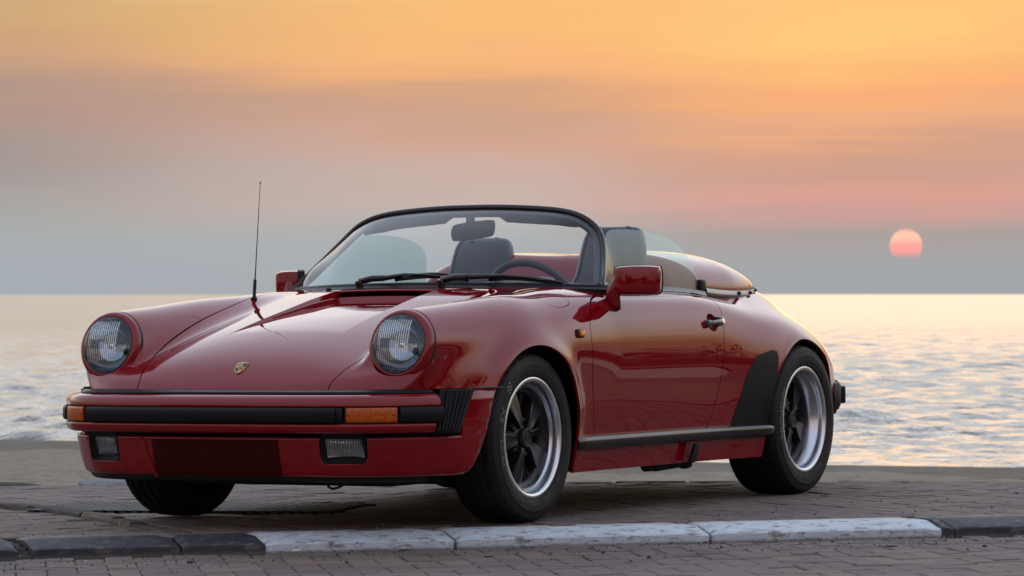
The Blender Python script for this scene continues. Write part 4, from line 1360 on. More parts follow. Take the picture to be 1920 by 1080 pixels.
def make_wheel(name, x, s, yout, width, hub_in, rot, words, well):
    """s = side; yout = outer plane of the rim flange"""
    HW = width / 2
    cx = yout - .0935 if width < .22 else yout - .112       # centre plane of the tyre
    cx = yout - (HW - .006)
    RT = .3135
    root = bpy.data.objects.new(name, None); COL.objects.link(root); root.parent = car
    root.location = (x, s * cx, .312)
    ax = (0, s, 0); o0 = (0, 0, 0)
    # tyre: section with tread grooves and cross cuts
    N = 216
    tread = []
    tw = HW - .014
    gro = [-.62, -.22, .22, .62]
    hs = np.linspace(-tw, tw, 45)
    prof = [(.208, -HW + .020, 0), (.214, -HW + .008, 0), (.232, -HW + .001, 0), (.258, -HW - .003, 0), (.280, -HW + .0005, 0), (.298, -HW + .006, 0)]
    for h in hs:
        q = h / tw
        r = RT - .004 * q * q - .006 * max(0, abs(q) - .8) ** 2 / .04
        kind = 2 if any(abs(q - g) < .045 for g in gro) else (1 if abs(q) > .64 else 3)
        prof.append((r, h, kind))
    prof += [(.298, HW - .006, 0), (.2955, HW - .0045, 0), (.280, HW - .0005, 0), (.270, HW + .0022, 0), (.2685, HW + .0035, 0), (.255, HW + .0035, 0), (.246, HW + .0030, 0), (.2445, HW + .0018, 0), (.235, HW + .0005, 0), (.2265, HW - .002, 0), (.2235, HW - .006, 0), (.220, HW - .012, 0), (.208, HW - .020, 0)]
    V = []
    for i in range(N):
        t = 2 * math.pi * i / N; c_, s_ = math.cos(t), math.sin(t)
        for r, h, kd in prof:
            rr = r
            q = h / tw
            if kd == 2: rr -= .007
            elif kd == 1:
                sh = int(abs(h) * 0) ; 
                if (i + int((abs(q) - .64) * 6)) % 6 == 0: rr -= .0045
            elif kd == 3:
                if (i + int(q * 8)) % 9 == 0 and abs(q) > .24: rr -= .0035
            V.append((rr * s_, h * s, rr * c_))
    ty = obj('tyre', V, grid_faces(N, len(prof), True), M_TYRE, root, sharp=28)
    # lettering on the sidewall
    for txt, size, rad, ang, spread, kind in words:
        tv, tf = text_mesh(txt, size, .0011)
        if spread != 1: tv[:, 0] *= spread
        P = []
        for a, b, d in tv:
            th = math.radians(ang) + (-a / rad)
            rr = rad + b
            face = np.interp(rr, [.2265, .235, .2445, .255, .2685, .270, .280, .2955], [HW - .002, HW + .0005, HW + .0018, HW + .0035, HW + .0035, HW + .0022, HW - .0005, HW - .0045])
            P.append((-rr * math.cos(th) * s, s * (face + .0006 + d), rr * math.sin(th)))
        if s < 0: pass
        obj('tyre_lettering', P, tf, M_LETTER, ty, smooth=False)
    for k in range(12):                                     # moulded radial ribs on the rim protector
        th = 2 * math.pi * (k + .4) / 12
        p0 = np.array([-.2455 * math.cos(th), s * (HW + .0022), .2455 * math.sin(th)]); p1 = np.array([-.2265 * math.cos(th), s * (HW - .0012), .2265 * math.sin(th)])
        obj('sidewall_rib', *tube([p0, p1], .0011, 4), M_TYRE, ty)
    # chequered flag moulding on the front tyres
    if hub_in < .03:
        for i in range(4):
            for j in range(4):
                if (i + j) % 2: continue
                th = math.radians(140 - i * 2.1); r0 = .252 + j * .0065
                q = []
                for da, dr in ((0, 0), (2.1, 0), (2.1, .0065), (0, .0065)):
                    a = th - math.radians(da); rr = r0 + dr
                    q.append((-rr * math.cos(a) * s, s * (HW + .0035 + .0012 - .004 * max(0, (rr - .268) / .012)), rr * math.sin(a)))
                obj('tyre_flag', q, [(0, 1, 2, 3)], M_LETTER, ty, smooth=False)
    yo = yout - cx                                           # flange plane in wheel space
    # rim: polished flange and deep barrel
    rim_prof = [(.200, -HW + .03), (.186, -HW + .06), (.180, yo - .090), (.1815, yo - .070), (.184, yo - hub_in - .010), (.188, yo - .050), (.1905, yo - .044), (.1960, yo - .036), (.1990, yo - .032), (.2005, yo - .022), (.2015, yo - .010), (.2040, yo - .003), (.2090, yo + .0008), (.2160, yo + .0018), (.2210, yo + .0002), (.2232, yo - .005), (.2222, yo - .011), (.214, yo - .016)]
    rim = obj('rim', *lathe(rim_prof, 96, o0, ax), M_RIM, root, sharp=40)
    # black centre: ring, five petals, hub
    hb = yo - hub_in                                        # face of the hub cap
    cen = obj('wheel_centre', *lathe([(.1845, hb - .042), (.1845, hb - .030), (.181, hb - .026), (.170, hb - .029), (.163, hb - .036), (.158, hb - .060)], 80, o0, ax), M_BLACKSATIN, root, sharp=40)
    obj('hub', *lathe([(.075, hb - .062), (.070, hb - .040), (.058, hb - .031), (.044, hb - .026), (.036, hb - .022), (.001, hb - .022)], 48, o0, ax), M_BLACKSATIN, cen, sharp=50)
    cap = obj('hub_cap', *lathe([(.036, hb - .030), (.0355, hb - .006), (.033, hb - .001), (.030, hb), (.0275, hb - .0012), (.027, hb - .003), (.018, hb - .0035), (.001, hb - .0038)], 40, o0, ax), M_BLACKSATIN, root, sharp=60)
    # emblem on the cap: small raised shield
    em = smooth_poly([(-.010, .012), (0, .014), (.010, .012), (.010, 0), (.006, -.009), (0, -.013), (-.006, -.009), (-.010, 0)], 3)
    n = len(em)
    V = [(-a * s, s * (hb - .0036), b) for a, b in em] + [(-a * s * .92, s * (hb - .0018), b * .92) for a, b in em]
    obj('cap_emblem', V, grid_faces(2, n, False, True) + [tuple(range(n, 2 * n))], M_TRIM, cap, sharp=30)
    petal = None; pocket = None
    for k in range(5):
        th = math.radians(rot + 72 * k)
        # petal: narrow at the hub, widest near the ring, crowned, edges rolled down
        if petal is None:
            V = []; R_ = [.040, .055, .075, .098, .122, .144, .160, .170, .176]
            Wd = [.0115, .0145, .0195, .0265, .033, .0375, .0385, .036, .026]
            H_ = [-.014, -.012, -.0135, -.017, -.021, -.0245, -.027, -.029, -.031]
            cs = [(-1.0, -.034), (-1.0, -.007), (-.94, -.0022), (-.86, -.0012), (-.4, -.0022), (0, -.0030), (.4, -.0022), (.86, -.0012), (.94, -.0022), (1.0, -.007), (1.0, -.034)]
            for r, w, h in zip(R_, Wd, H_):
                for u, d in cs:
                    V.append((r, u * w, hb + h + d))
            f = grid_faces(len(R_), len(cs)) + [tuple(range(len(cs)))]
            petal = (np.array(V), f)
            # pressed ridges inside each window
            V2 = []
            for r, w, h in ((.062, .010, -.050), (.085, .0105, -.046), (.115, .012, -.043), (.145, .014, -.041), (.166, .017, -.038)):
                for u, d in ((-1.0, -.012), (-.8, 0), (-.45, .002), (-.2, -.010), (.2, -.010), (.45, .002), (.8, 0), (1.0, -.012)):
                    V2.append((r, u * w * 1.25, hb + h + d))
            pocket = (np.array(V2), grid_faces(5, 8))
            pm = None
        def place(pv_, f_, th_, nm, me_cache={}):
            c_, s_ = math.cos(th_), math.sin(th_)
            X = pv_[:, 0] * c_ - pv_[:, 1] * s_; Z = pv_[:, 0] * s_ + pv_[:, 1] * c_
            return obj(nm, np.stack([-X * s, pv_[:, 2] * s, Z], 1), f_, M_BLACKSATIN, root if nm == 'spoke' else cen, sharp=24)
        place(*petal, th, 'spoke')
        place(*pocket, th + math.radians(36), 'window_ridge')
        a = th + math.radians(36); c_, s_ = math.cos(a), math.sin(a)
        obj('lug_nut', *lathe([(.0105, -.02), (.0105, .006), (.0085, .012), (.004, .0145), (.001, .015)], 12, (-.065 * c_ * s, s * (hb - .036), .065 * s_), ax), M_BLACKSATIN, root, sharp=50)
    obj('brake_disc', *lathe([(.160, hb - .085), (.160, hb - .075), (.001, hb - .072)], 48, o0, ax), M_INNER, root, sharp=40)
    va = math.radians(28)
    vp = np.array([-.186 * math.cos(va) * s * -1, 0, .186 * math.sin(va)])
    if hub_in > .03:
        obj('tyre_valve', *tube([(.190 * math.cos(va) * -s * -1 * (1 if s > 0 else 1), s * (yo - .040), .190 * math.sin(va)), (.176 * math.cos(va) * s, s * (yo - .030), .172 * math.sin(va))], .0042, 8), M_SEAL, root)
    # wheel well liner
    V = []
    R0 = well
    for i in range(25):
        t = math.pi * (-.08 + 1.16 * i / 24)
        for h in (-.30, -.05, HW - .055):
            V.append((R0 * math.cos(t), s * h, .0 + R0 * math.sin(t)))
    f = grid_faces(25, 3)
    V += [(0, -.30 * s, -.05)]; f += [(i * 3, (i + 1) * 3, len(V) - 1) for i in range(24)]
    ww_ = obj('wheel_well', V, f, M_INNER, car, sharp=30); ww_.location = root.location
    return root
fw = [('SX', .042, .2555, 160, 1.2, 0), ('PILOT', .026, .2555, 190, 1.5, 0), ('205/55 ZR 16', .010, .2355, 292, 1.2, 0), ('RADIAL', .008, .2355, 262, 1.1, 0), ('TUBELESS', .007, .2355, 318, 1.0, 0)]
rwd = [('MICHELIN', .036, .2555, 172, 1.35, 0), ('245/45 ZR 16', .010, .2355, 300, 1.2, 0), ('RADIAL', .008, .2355, 268, 1.1, 0)]
for s in (1, -1):
    make_wheel('front_wheel', 0.0, s, .8165, .205, .022, 114 if s > 0 else 90, fw, .352)
    make_wheel('rear_wheel', -2.272, s, .872, .245, .049, 121 if s > 0 else 80, rwd, .350)

# ================================================================== cabin
V = []
mb = MB()
fl = [(-.62, .64), (-1.72, .62)]
tubv = [(-.30, .62, .86), (-.30, .62, .20), (-1.95, .62, .20), (-1.95, .60, .86)]
# floor, firewall, rear bulkhead and inner sides as one lining
V = []
for s in (-1, 1):
    V += [(-.45, s * .66, .845), (-.45, s * .66, .24), (-1.90, s * .66, .24), (-1.95, s * .64, .86)]
obj('cabin_lining', V, [(1, 2, 6, 5), (0, 1, 5, 4), (2, 3, 7, 6), (0, 3, 2, 1), (4, 5, 6, 7)], M_INTERIOR, car, smooth=False)
# dashboard follows the windscreen base
V = []
for i in range(0, 119, 2):
    a = bot_c[i]; y = a[1] * .965
    xr = -.86 + .03 * (y / .7) ** 2
    hood_ = .030 * math.exp(-((y - .36) / .16) ** 4)
    for x, z in ((a[0] - .012, a[2] - .004), (a[0] * .6 + xr * .4, a[2] + .004 + hood_ * .4), (xr + .03, .878 + hood_), (xr, .868 + hood_), (xr - .005, .84), (xr + .05, .70)):
        V.append((x, y, z))
obj('dashboard', V, grid_faces(60, 6), M_INTERIOR, car, sharp=50)
# steering wheel
swc = np.array([-.830, .372, .800]); swa = np.array([-.86, 0, .51]); swa /= np.linalg.norm(swa)
_, su, sv = frame_of(swa)
ring = [swc + .188 * (math.cos(t) * su + math.sin(t) * sv) for t in np.arange(40) * 2 * math.pi / 40]
sw = obj('steering_wheel', *tube(ring, .0145, 10, closed=True), M_INTERIOR, car)
obj('wheel_boss', *lathe([(.075, -.03), (.072, .0), (.055, .012), (.001, .015)], 24, swc, swa), M_INTERIOR, sw)
for t in (0.2, math.pi - .2, math.pi * 1.25, math.pi * 1.75):
    obj('wheel_spoke', *tube([swc + .06 * (math.sin(t) * su + math.cos(t) * sv), swc + .185 * (math.sin(t) * su + math.cos(t) * sv)], .013, 6), M_INTERIOR, sw)
# seats with integral headrests
def seat(x, y, top):
    st = bpy.data.objects.new('seat', None); COL.objects.link(st); st.parent = car; st.location = (x, y, 0)
    V = []; n = 24
    rows = [(.40, .250, .09), (.55, .252, .085), (.70, .245, .080), (.80, .225, .075), (.86, .185, .068), (.91, .156, .062), (.96, .148, .058), (1.02, .140, .054), (1.06, .132, .050), (1.085, .121, .042), (1.098, .104, .030), (1.103, .075, .016)]
    for z, w, d in rows:
        zz = .40 + (z - .40) * (top - .40) / (1.103 - .40)
        lean = -.20 * (zz - .40)
        for k in range(n):
            t = 2 * math.pi * k / n; c_, s_ = math.cos(t), math.sin(t)
            sq = lambda v, e: math.copysign(abs(v) ** e, v)
            V.append((lean + d * sq(c_, .75), w * sq(s_, .45), zz))
    m = len(rows)
    bk = obj('backrest', V, grid_faces(m, n, False, True) + [tuple(reversed(range((m - 1) * n, m * n)))], M_SEAT, st, sharp=70)
    for s in (1, -1):                                        # piping round the edge of the backrest
        P = []
        for z, w, d in rows[2:]:
            zz = .40 + (z - .40) * (top - .40) / (1.103 - .40)
            P.append((-.20 * (zz - .40) + d * .88, s * w * .80, zz))
        obj('piping', *tube(P, .0045, 6), M_SEAT, bk)
    V, f = box((.22, 0, .42), (.50, .50, .16)); bevelled('cushion', V, f, M_SEAT, st, .05, 4)
    return st
s1 = seat(-1.345, .395, 1.112)
s2 = seat(-1.610, -.357, 1.083)

# ================================================================== streamlined cover behind the seats
cov = bpy.data.objects.new('streamliner_cover', None); COL.objects.link(cov); cov.parent = car
XR = [-1.74, -1.83, -1.92, -2.08, -2.23, -2.36, -2.46, -2.53, -2.58, -2.62]
ZT = Tab1(XR, [1.016, 1.024, 1.028, 1.026, 1.012, .984, .952, .922, .895, .868], -2.9, -1.6, .01, .02)
YO = Tab1(XR, [.645, .645, .644, .640, .622, .590, .550, .500, .430, .320], -2.9, -1.6, .01, .02)
ZE = Tab1(XR, [.862, .856, .851, .847, .848, .854, .864, .872, .872, .866], -2.9, -1.6, .01, .02)
def cover_pt(x, u):
    a = abs(u)
    zt, ze, yo = float(ZT(x)), float(ZE(x)), float(YO(x))
    valley = .90 + .10 * math.exp(-(abs(a - .56) / .34) ** 2.2) if a < .56 else 1.0
    edge = max(0.0, 1 - a ** 3.6) ** .47
    return (x, u * yo, ze + (zt - ze) * edge * valley)
NX, NU = 64, 81
xs = -1.74 - .88 * np.linspace(0, 1, NX) ** .85
us = np.sin(np.linspace(-1, 1, NU) * math.pi / 2)
V = [cover_pt(x, u) for x in xs for u in us]
# close the tail down to the deck
zl = [cover_pt(xs[-1], u) for u in us]
V += [(xs[-1] - .035 * (1 - u * u), p[1] * .9, .885) for u, p in zip(us, zl)]
# lip under the front edge
fr_ = [cover_pt(xs[0], u) for u in us]
lip = [(p[0] + .020, p[1] * .998, max(.84, p[2] - .008)) for p in fr_] + [(p[0] + .042, p[1] * .994, max(.83, p[2] - .024)) for p in fr_] + [(p[0] + .064, p[1] * .99, max(.82, p[2] - .055)) for p in fr_] + [(p[0] + .085, p[1] * .98, max(.78, p[2] - .11)) for p in fr_] + [(p[0] + .090, p[1] * .97, max(.70, p[2] - .18)) for p in fr_]
f = grid_faces(NX + 1, NU)
cs_ = obj('cover_shell', V, f, M_PAINT, cov, sharp=60)
obj('cover_lip', fr_ + lip, grid_faces(6, NU), M_PAINT, cov, sharp=75)
V = [(-1.865, p[1] * .97, p[2] - .05) for p in fr_] + [(-1.90, p[1] * .97, .60) for p in fr_]
obj('cover_bulkhead', V, grid_faces(2, NU), M_SEAL, cov)
# pale trim and gasket along the lower edge, with its fasteners
for s in (1, -1):
    xs2 = np.linspace(-1.80, -2.505, 50)
    def band_rows(rows):
        V = []
        for x in xs2:
            p = np.array(cover_pt(x, s * .999))
            for o_, z in rows: V.append((x, p[1] + s * o_, float(ZE(x)) + z))
        return V, grid_faces(50, len(rows))
    obj('edge_trim', *band_rows([(.002, .006), (.006, .004), (.009, -.004), (.010, -.014), (.007, -.018)]), M_TRIMSTRIP, cov, sharp=40)
    obj('edge_gasket', *band_rows([(.004, -.017), (.012, -.018), (.015, -.024), (.011, -.034), (-.02, -.06)]), M_SEAL, cov, sharp=50)
    obj('edge_joint', *band_rows([(-.001, .0075), (.0045, .007), (.0065, .0045), (.003, .002)]), M_SEAL, cov, sharp=50)
    for x in (-2.12, -2.28, -2.43):
        p = np.array(cover_pt(x, s * .999))
        V, f = box((x, p[1] + s * .011, float(ZE(x)) - .006), (.030, .010, .009), None); bevelled('fastener', V, f, M_SEAL, cov, .003, 2)
        V, f = box((x + .004, p[1] + s * .012, float(ZE(x)) - .006), (.010, .012, .016), None); bevelled('fastener', V, f, M_SEAL, cov, .003, 2)
    # black corner piece where the cover meets the door glass
    V, f = box((-1.752, s * .648, .872), (.05, .03, .05)); bevelled('cover_corner', V, f, M_SEAL, cov, .01, 3)

# ================================================================== rear bumper, underside
RB = [(-2.62, .790), (-2.72, .778), (-2.82, .752), (-2.93, .70), (-3.05, .63), (-3.16, .48), (-3.22, .25), (-3.235, 0)]
rb_full = RB + [(x, -y) for x, y in RB[-2::-1]]
p, nr = along(rb_full, 500)
if nr[250, 0] > 0: nr = -nr
def sweep_pts(p, nr, prof):
    V = []
    for q, m_ in zip(p, nr):
        for o_, z in prof: V.append((q[0] + m_[0] * o_, q[1] + m_[1] * o_, z))
    k = len(prof)
    return V, grid_faces(len(p), k, False, True) + [tuple(range(k)), tuple(reversed(range(len(V) - k, len(V))))]
mid = np.abs(p[:, 1]) < .700
rbm = obj('rear_bumper', *sweep_pts(p[mid][::3], nr[mid][::3], [(-.10, .47), (.02, .465), (.035, .455), (.036, .35), (.02, .315), (-.10, .30)]), M_PAINT, car, sharp=50)
obj('rubber_strip', *sweep_pts(p[mid][::3], nr[mid][::3], [(.02, .44), (.045, .438), (.05, .42), (.05, .38), (.045, .365), (.02, .36)]), M_RUBBER, rbm, sharp=50)
for s in (1, -1):
    k = np.where((s * p[:, 1] > .70) & (p[:, 0] < -2.70))[0]
    V = []
    for j, i in enumerate(k):
        w = .036 + .008 * abs(math.sin(j / len(k) * math.pi * 6))
        for o_, z in ((-.03, .458), (w - .012, .455), (w - .004, .445), (w - .004, .36), (w - .014, .338), (-.03, .334)):
            V.append((p[i, 0] + nr[i, 0] * o_, p[i, 1] + nr[i, 1] * o_, z))
    obj('rear_bellows', V, grid_faces(len(k), 6), M_RUBBER, rbm, sharp=50)
    V, f = box((-2.90, s * .755, .40), (.05, .03, .075), rotz(-s * .6)); bevelled('overrider', V, f, M_RUBBER, rbm, .008, 3)
obj('rear_valance', *sweep_pts(p[np.abs(p[:, 1]) < .55][::4], nr[np.abs(p[:, 1]) < .55][::4], [(-.02, .32), (-.02, .22), (-.10, .20), (-.10, .32)]), M_PAINT, rbm, sharp=50)
# floor pan and the running gear that shows below the sills
V = []
for x, y, z in ((.72, .50, .185), (.45, .50, .165), (-.40, .70, .165), (-1.90, .72, .165), (-2.9, .60, .19), (-3.1, .5, .24)):
    V += [(x, -y, z), (x, y, z), (x, y, z + .12), (x, -y, z + .12)]
obj('floor_pan', V, grid_faces(6, 4, False, True) + [(0, 1, 2, 3), (23, 22, 21, 20)], M_UNDER, car, smooth=False)
V, f = box((.10, 0, .185), (.35, 1.15, .07)); bevelled('front_crossmember', V, f, M_UNDER, car, .02, 2)
V, f = box((-.10, 0, .170), (1.0, .9, .05)); bevelled('undertray', V, f, M_UNDER, car, .015, 2)
obj('tow_hook', *tube([(.70, .37, .185), (.70, .372, .158), (.695, .385, .151), (.69, .405, .155), (.688, .44, .172), (.688, .45, .185)], .005, 8), M_UNDER, car)
V, f = box((-1.30, .66, .158), (.10, .06, .035)); bevelled('pipe_clamp', V, f, M_UNDER, car, .008, 2)
obj('oil_pipe', *tube([(-1.20, .66, .155), (-1.30, .665, .150), (-1.42, .67, .152), (-1.56, .68, .156)], [.016, .018, .015, .013], 10), M_UNDER, car)
obj('pipe_union', *lathe([(.001, -.03), (.020, -.028), (.022, 0), (.020, .022), (.001, .026)], 14, (-1.53, .68, .155), (-.9, .1, 0)), M_UNDER, car, sharp=50)
obj('pipe_union', *lathe([(.001, -.03), (.017, -.028), (.018, 0), (.017, .03), (.001, .034)], 14, (-1.24, .66, .152), (-.9, .1, 0)), M_UNDER, car, sharp=50)
for s in (1, -1):
    obj('control_arm', *tube([(.0, s * .30, .20), (.0, s * .62, .175)], .022, 8), M_UNDER, car)
    obj('trailing_arm', *tube([(-1.75, s * .45, .22), (-2.2, s * .62, .24)], .03, 8), M_UNDER, car)

# ================================================================== ground
def wpos(nt):
    return nt.n('ShaderNodeNewGeometry').outputs['Position']

def brick_mat(name, island):
    m, nt, b = new_mat(name)
    if island:
        rnd = nt.n('ShaderNodeNewGeometry').outputs['Random Per Island']
    else:
        rnd = nt.n('ShaderNodeObjectInfo').outputs['Random']
    p = wpos(nt)
    base = nt.ramp(rnd, [(0.0, (.112, .080, .073)), (.25, (.140, .098, .086)), (.5, (.122, .100, .092)), (.75, (.155, .110, .094)), (1.0, (.185, .142, .116))])
    stain = nt.n('ShaderNodeMapRange'); nt.l(nt.noise(p, 0.8, 5, 0.7, 0.8), stain.inputs[0]); stain.inputs['From Min'].default_value = 0.50; stain.inputs['From Max'].default_value = 0.72; stain.inputs['To Max'].default_value = 0.55
    base = nt.mix(stain.outputs[0], base, (.060, .050, .046, 1))
    grain = nt.noise(p, 90, 4, 0.65)
    base = nt.mix(grain, base, nt.mix(0.5, base, (.07, .06, .058, 1)))
    dust = nt.noise(p, 1.1, 5, 0.62, 0.4)
    fine = nt.noise(p, 14, 4, 0.6)
    dm = nt.n('ShaderNodeMapRange'); nt.l(nt.math('ADD', dust, nt.math('MULTIPLY', fine, 0.35)), dm.inputs[0])
    dm.inputs['From Min'].default_value = 0.60; dm.inputs['From Max'].default_value = 0.88
    dm.inputs['To Max'].default_value = 0.8
    col = nt.mix(dm.outputs[0], base, (.165, .145, .120, 1))
    nt.l(col, b.inputs['Base Color'])
    b.inputs['Roughness'].default_value = 0.78
    b.inputs['Specular IOR Level'].default_value = 0.35
    bp_ = nt.n('ShaderNodeBump'); bp_.inputs['Strength'].default_value = 0.7; bp_.inputs['Distance'].default_value = 0.004
    nt.l(nt.math('ADD', grain, nt.math('MULTIPLY', fine, 0.8)), bp_.inputs['Height']); nt.l(bp_.outputs[0], b.inputs['Normal'])
    return m
M_BRICK = brick_mat('paving_brick', False)
M_BRICKF = brick_mat('paving_brick_field', True)

def sand_mat(name, c1, c2, scale=1.0, bump=0.6):
    m, nt, b = new_mat(name)
    p = wpos(nt)
    a = nt.noise(p, 2.2 * scale, 5, 0.6); f = nt.noise(p, 40 * scale, 4, 0.7); g = nt.noise(p, 9 * scale, 3, 0.6)
    blot = nt.n('ShaderNodeMapRange'); nt.l(nt.noise(p, 5.5 * scale, 4, 0.7, 0.5), blot.inputs[0]); blot.inputs['From Min'].default_value = 0.42; blot.inputs['From Max'].default_value = 0.68; blot.inputs['To Max'].default_value = 0.75
    col = nt.mix(blot.outputs[0], nt.mix(a, c1, c2), tuple(x * .62 for x in c2))
    col = nt.mix(nt.math('MULTIPLY', f, 0.55), col, tuple(x * .55 for x in c1))
    nt.l(col, b.inputs['Base Color'])
    b.inputs['Roughness'].default_value = 0.95
    b.inputs['Specular IOR Level'].default_value = 0.15
    bp_ = nt.n('ShaderNodeBump'); bp_.inputs['Strength'].default_value = bump; bp_.inputs['Distance'].default_value = 0.03
    nt.l(nt.math('ADD', g, nt.math('MULTIPLY', f, 0.3)), bp_.inputs['Height']); nt.l(bp_.outputs[0], b.inputs['Normal'])
    return m
M_JOINT = sand_mat('joint_sand', (.105, .092, .076), (.075, .066, .056), 4)
M_SAND = sand_mat('beach_sand', (.36, .315, .235), (.24, .21, .155), 1.3, 1.2)
M_EARTH = sand_mat('dry_ground', (.20, .175, .14), (.14, .13, .10), 0.3)
M_CONC = sand_mat('weathered_concrete', (.150, .142, .125), (.105, .10, .09), 5)
M_EDGE = sand_mat('edging_concrete', (.26, .225, .175), (.19, .165, .135), 6)
M_STONE = sand_mat('grey_stone', (.12, .12, .115), (.08, .08, .078), 5, 1.0)
M_PALESTONE = sand_mat('pale_stone', (.36, .39, .40), (.27, .30, .31), 5, 1.0)
M_MAT = simple('perforated_plastic', (.060, .066, .058), 0.7, var=(8, 1.8), bump=(90, .3))

def painted(name, col, dirt):
    m, nt, b = new_mat(name)
    p = wpos(nt)
    t = nt.n('ShaderNodeTexCoord').outputs['Object']
    n1 = nt.noise(nt.mapping(t, scale=(7, 14, 22)), 2.0, 6, 0.68, 0.8)
    n2 = nt.noise(p, 55, 4, 0.7)
    chips = nt.n('ShaderNodeMapRange'); nt.l(nt.math('ADD', n1, nt.math('MULTIPLY', n2, 0.3)), chips.inputs[0])
    chips.inputs['From Min'].default_value = 0.665; chips.inputs['From Max'].default_value = 0.79
    scuff = nt.noise(nt.mapping(t, scale=(2, 9, 30)), 5.0, 4, 0.7)
    sm = nt.n('ShaderNodeMapRange'); nt.l(scuff, sm.inputs[0]); sm.inputs['From Min'].default_value = 0.45; sm.inputs['From Max'].default_value = 0.75; sm.inputs['To Max'].default_value = 0.85
    c = nt.mix(sm.outputs[0], col, tuple(x * .72 for x in col))
    c = nt.mix(chips.outputs[0], c, dirt)
    # soil splashed up from the road and dust lying on the back edge
    sp = nt.n('ShaderNodeSeparateXYZ'); nt.l(t, sp.inputs[0])
    low = nt.n('ShaderNodeMapRange'); nt.l(nt.math('ADD', sp.outputs[2], nt.math('MULTIPLY', nt.math('SUBTRACT', n1, .5), .03)), low.inputs[0])
    low.inputs['From Min'].default_value = -.053; low.inputs['From Max'].default_value = -.064; low.inputs['To Max'].default_value = 0.8
    c = nt.mix(low.outputs[0], c, (.10, .092, .078, 1))
    bk = nt.n('ShaderNodeMapRange'); nt.l(nt.math('ADD', sp.outputs[1], nt.math('MULTIPLY', nt.math('SUBTRACT', n1, .5), .10)), bk.inputs[0])
    bk.inputs['From Min'].default_value = .135; bk.inputs['From Max'].default_value = .19; bk.inputs['To Max'].default_value = 0.75
    c = nt.mix(bk.outputs[0], c, (.21, .175, .14, 1))
    nt.l(c, b.inputs['Base Color'])
    b.inputs['Roughness'].default_value = 0.62
    bp_ = nt.n('ShaderNodeBump'); bp_.inputs['Strength'].default_value = 0.5; bp_.inputs['Distance'].default_value = 0.004
    nt.l(nt.math('ADD', n1, n2), bp_.inputs['Height']); nt.l(bp_.outputs[0], b.inputs['Normal'])
    return m
M_KWHITE = painted('white_kerb_paint', (.50, .575, .61), (.19, .185, .17))
M_KBLACK = painted('black_kerb_paint', (.024, .028, .033), (.085, .082, .076))

K0 = np.array([1.052, -.802]); KD = np.array([-.6743, .7384]); KN = np.array([-.7384, -.6743])
def kp(a, b, z=0.0):
    q = K0 + KD * a + KN * b
    return (q[0], q[1], z)
ROADZ = -.062

apron = obj('pavement', [kp(-6, -.45, -.0075), kp(12, -.45, -.0075), (-7.35, 12.0, -.0075), (-4.6, 4.1, -.0075), (-3.62, 1.55, -.0075), (-3.27, .15, -.0075), (-2.93, -.6, -.0075), (-2.38, -2.0, -.0075), (-1.78, -2.9, -.0075), (.6, -6.4, -.0075)], [tuple(range(10))], M_JOINT, None, smooth=False)
apron.rotation_euler = (ROLL, 0, 0); apron['kind'] = 'structure'
road = obj('road', [kp(-14, -.60, ROADZ - .008), kp(16, -.60, ROADZ - .008), kp(16, -9, ROADZ - .008), kp(-14, -9, ROADZ - .008)], [(0, 1, 2, 3)], M_JOINT, None, smooth=False)
road.rotation_euler = (ROLL, 0, 0); road['kind'] = 'structure'

# --- paving bricks, herringbone
def brick_mesh(i):
    r = random.Random(50 + i)
    L, Wd, t = .0985, .0485, .010
    V = []
    for z, k in ((-.03, 0), (-t * .35, 0), (0, .0055)):
        for sx, sy in ((-1, -1), (1, -1), (1, 1), (-1, 1)):
            V.append((sx * (L - k + r.uniform(-.0008, .0008)), sy * (Wd - k + r.uniform(-.0008, .0008)), z + (r.uniform(-.0010, .0010) if z == 0 else 0)))
    f = [(0, 1, 5, 4), (1, 2, 6, 5), (2, 3, 7, 6), (3, 0, 4, 7), (4, 5, 9, 8), (5, 6, 10, 9), (6, 7, 11, 10), (7, 4, 8, 11), (8, 9, 10, 11)]
    return V, f
BR = [brick_mesh(i) for i in range(8)]
BRM = []
for V, f in BR:
    me = mesh_data('brick', V, f, False); me.materials.append(M_BRICK); BRM.append(me)

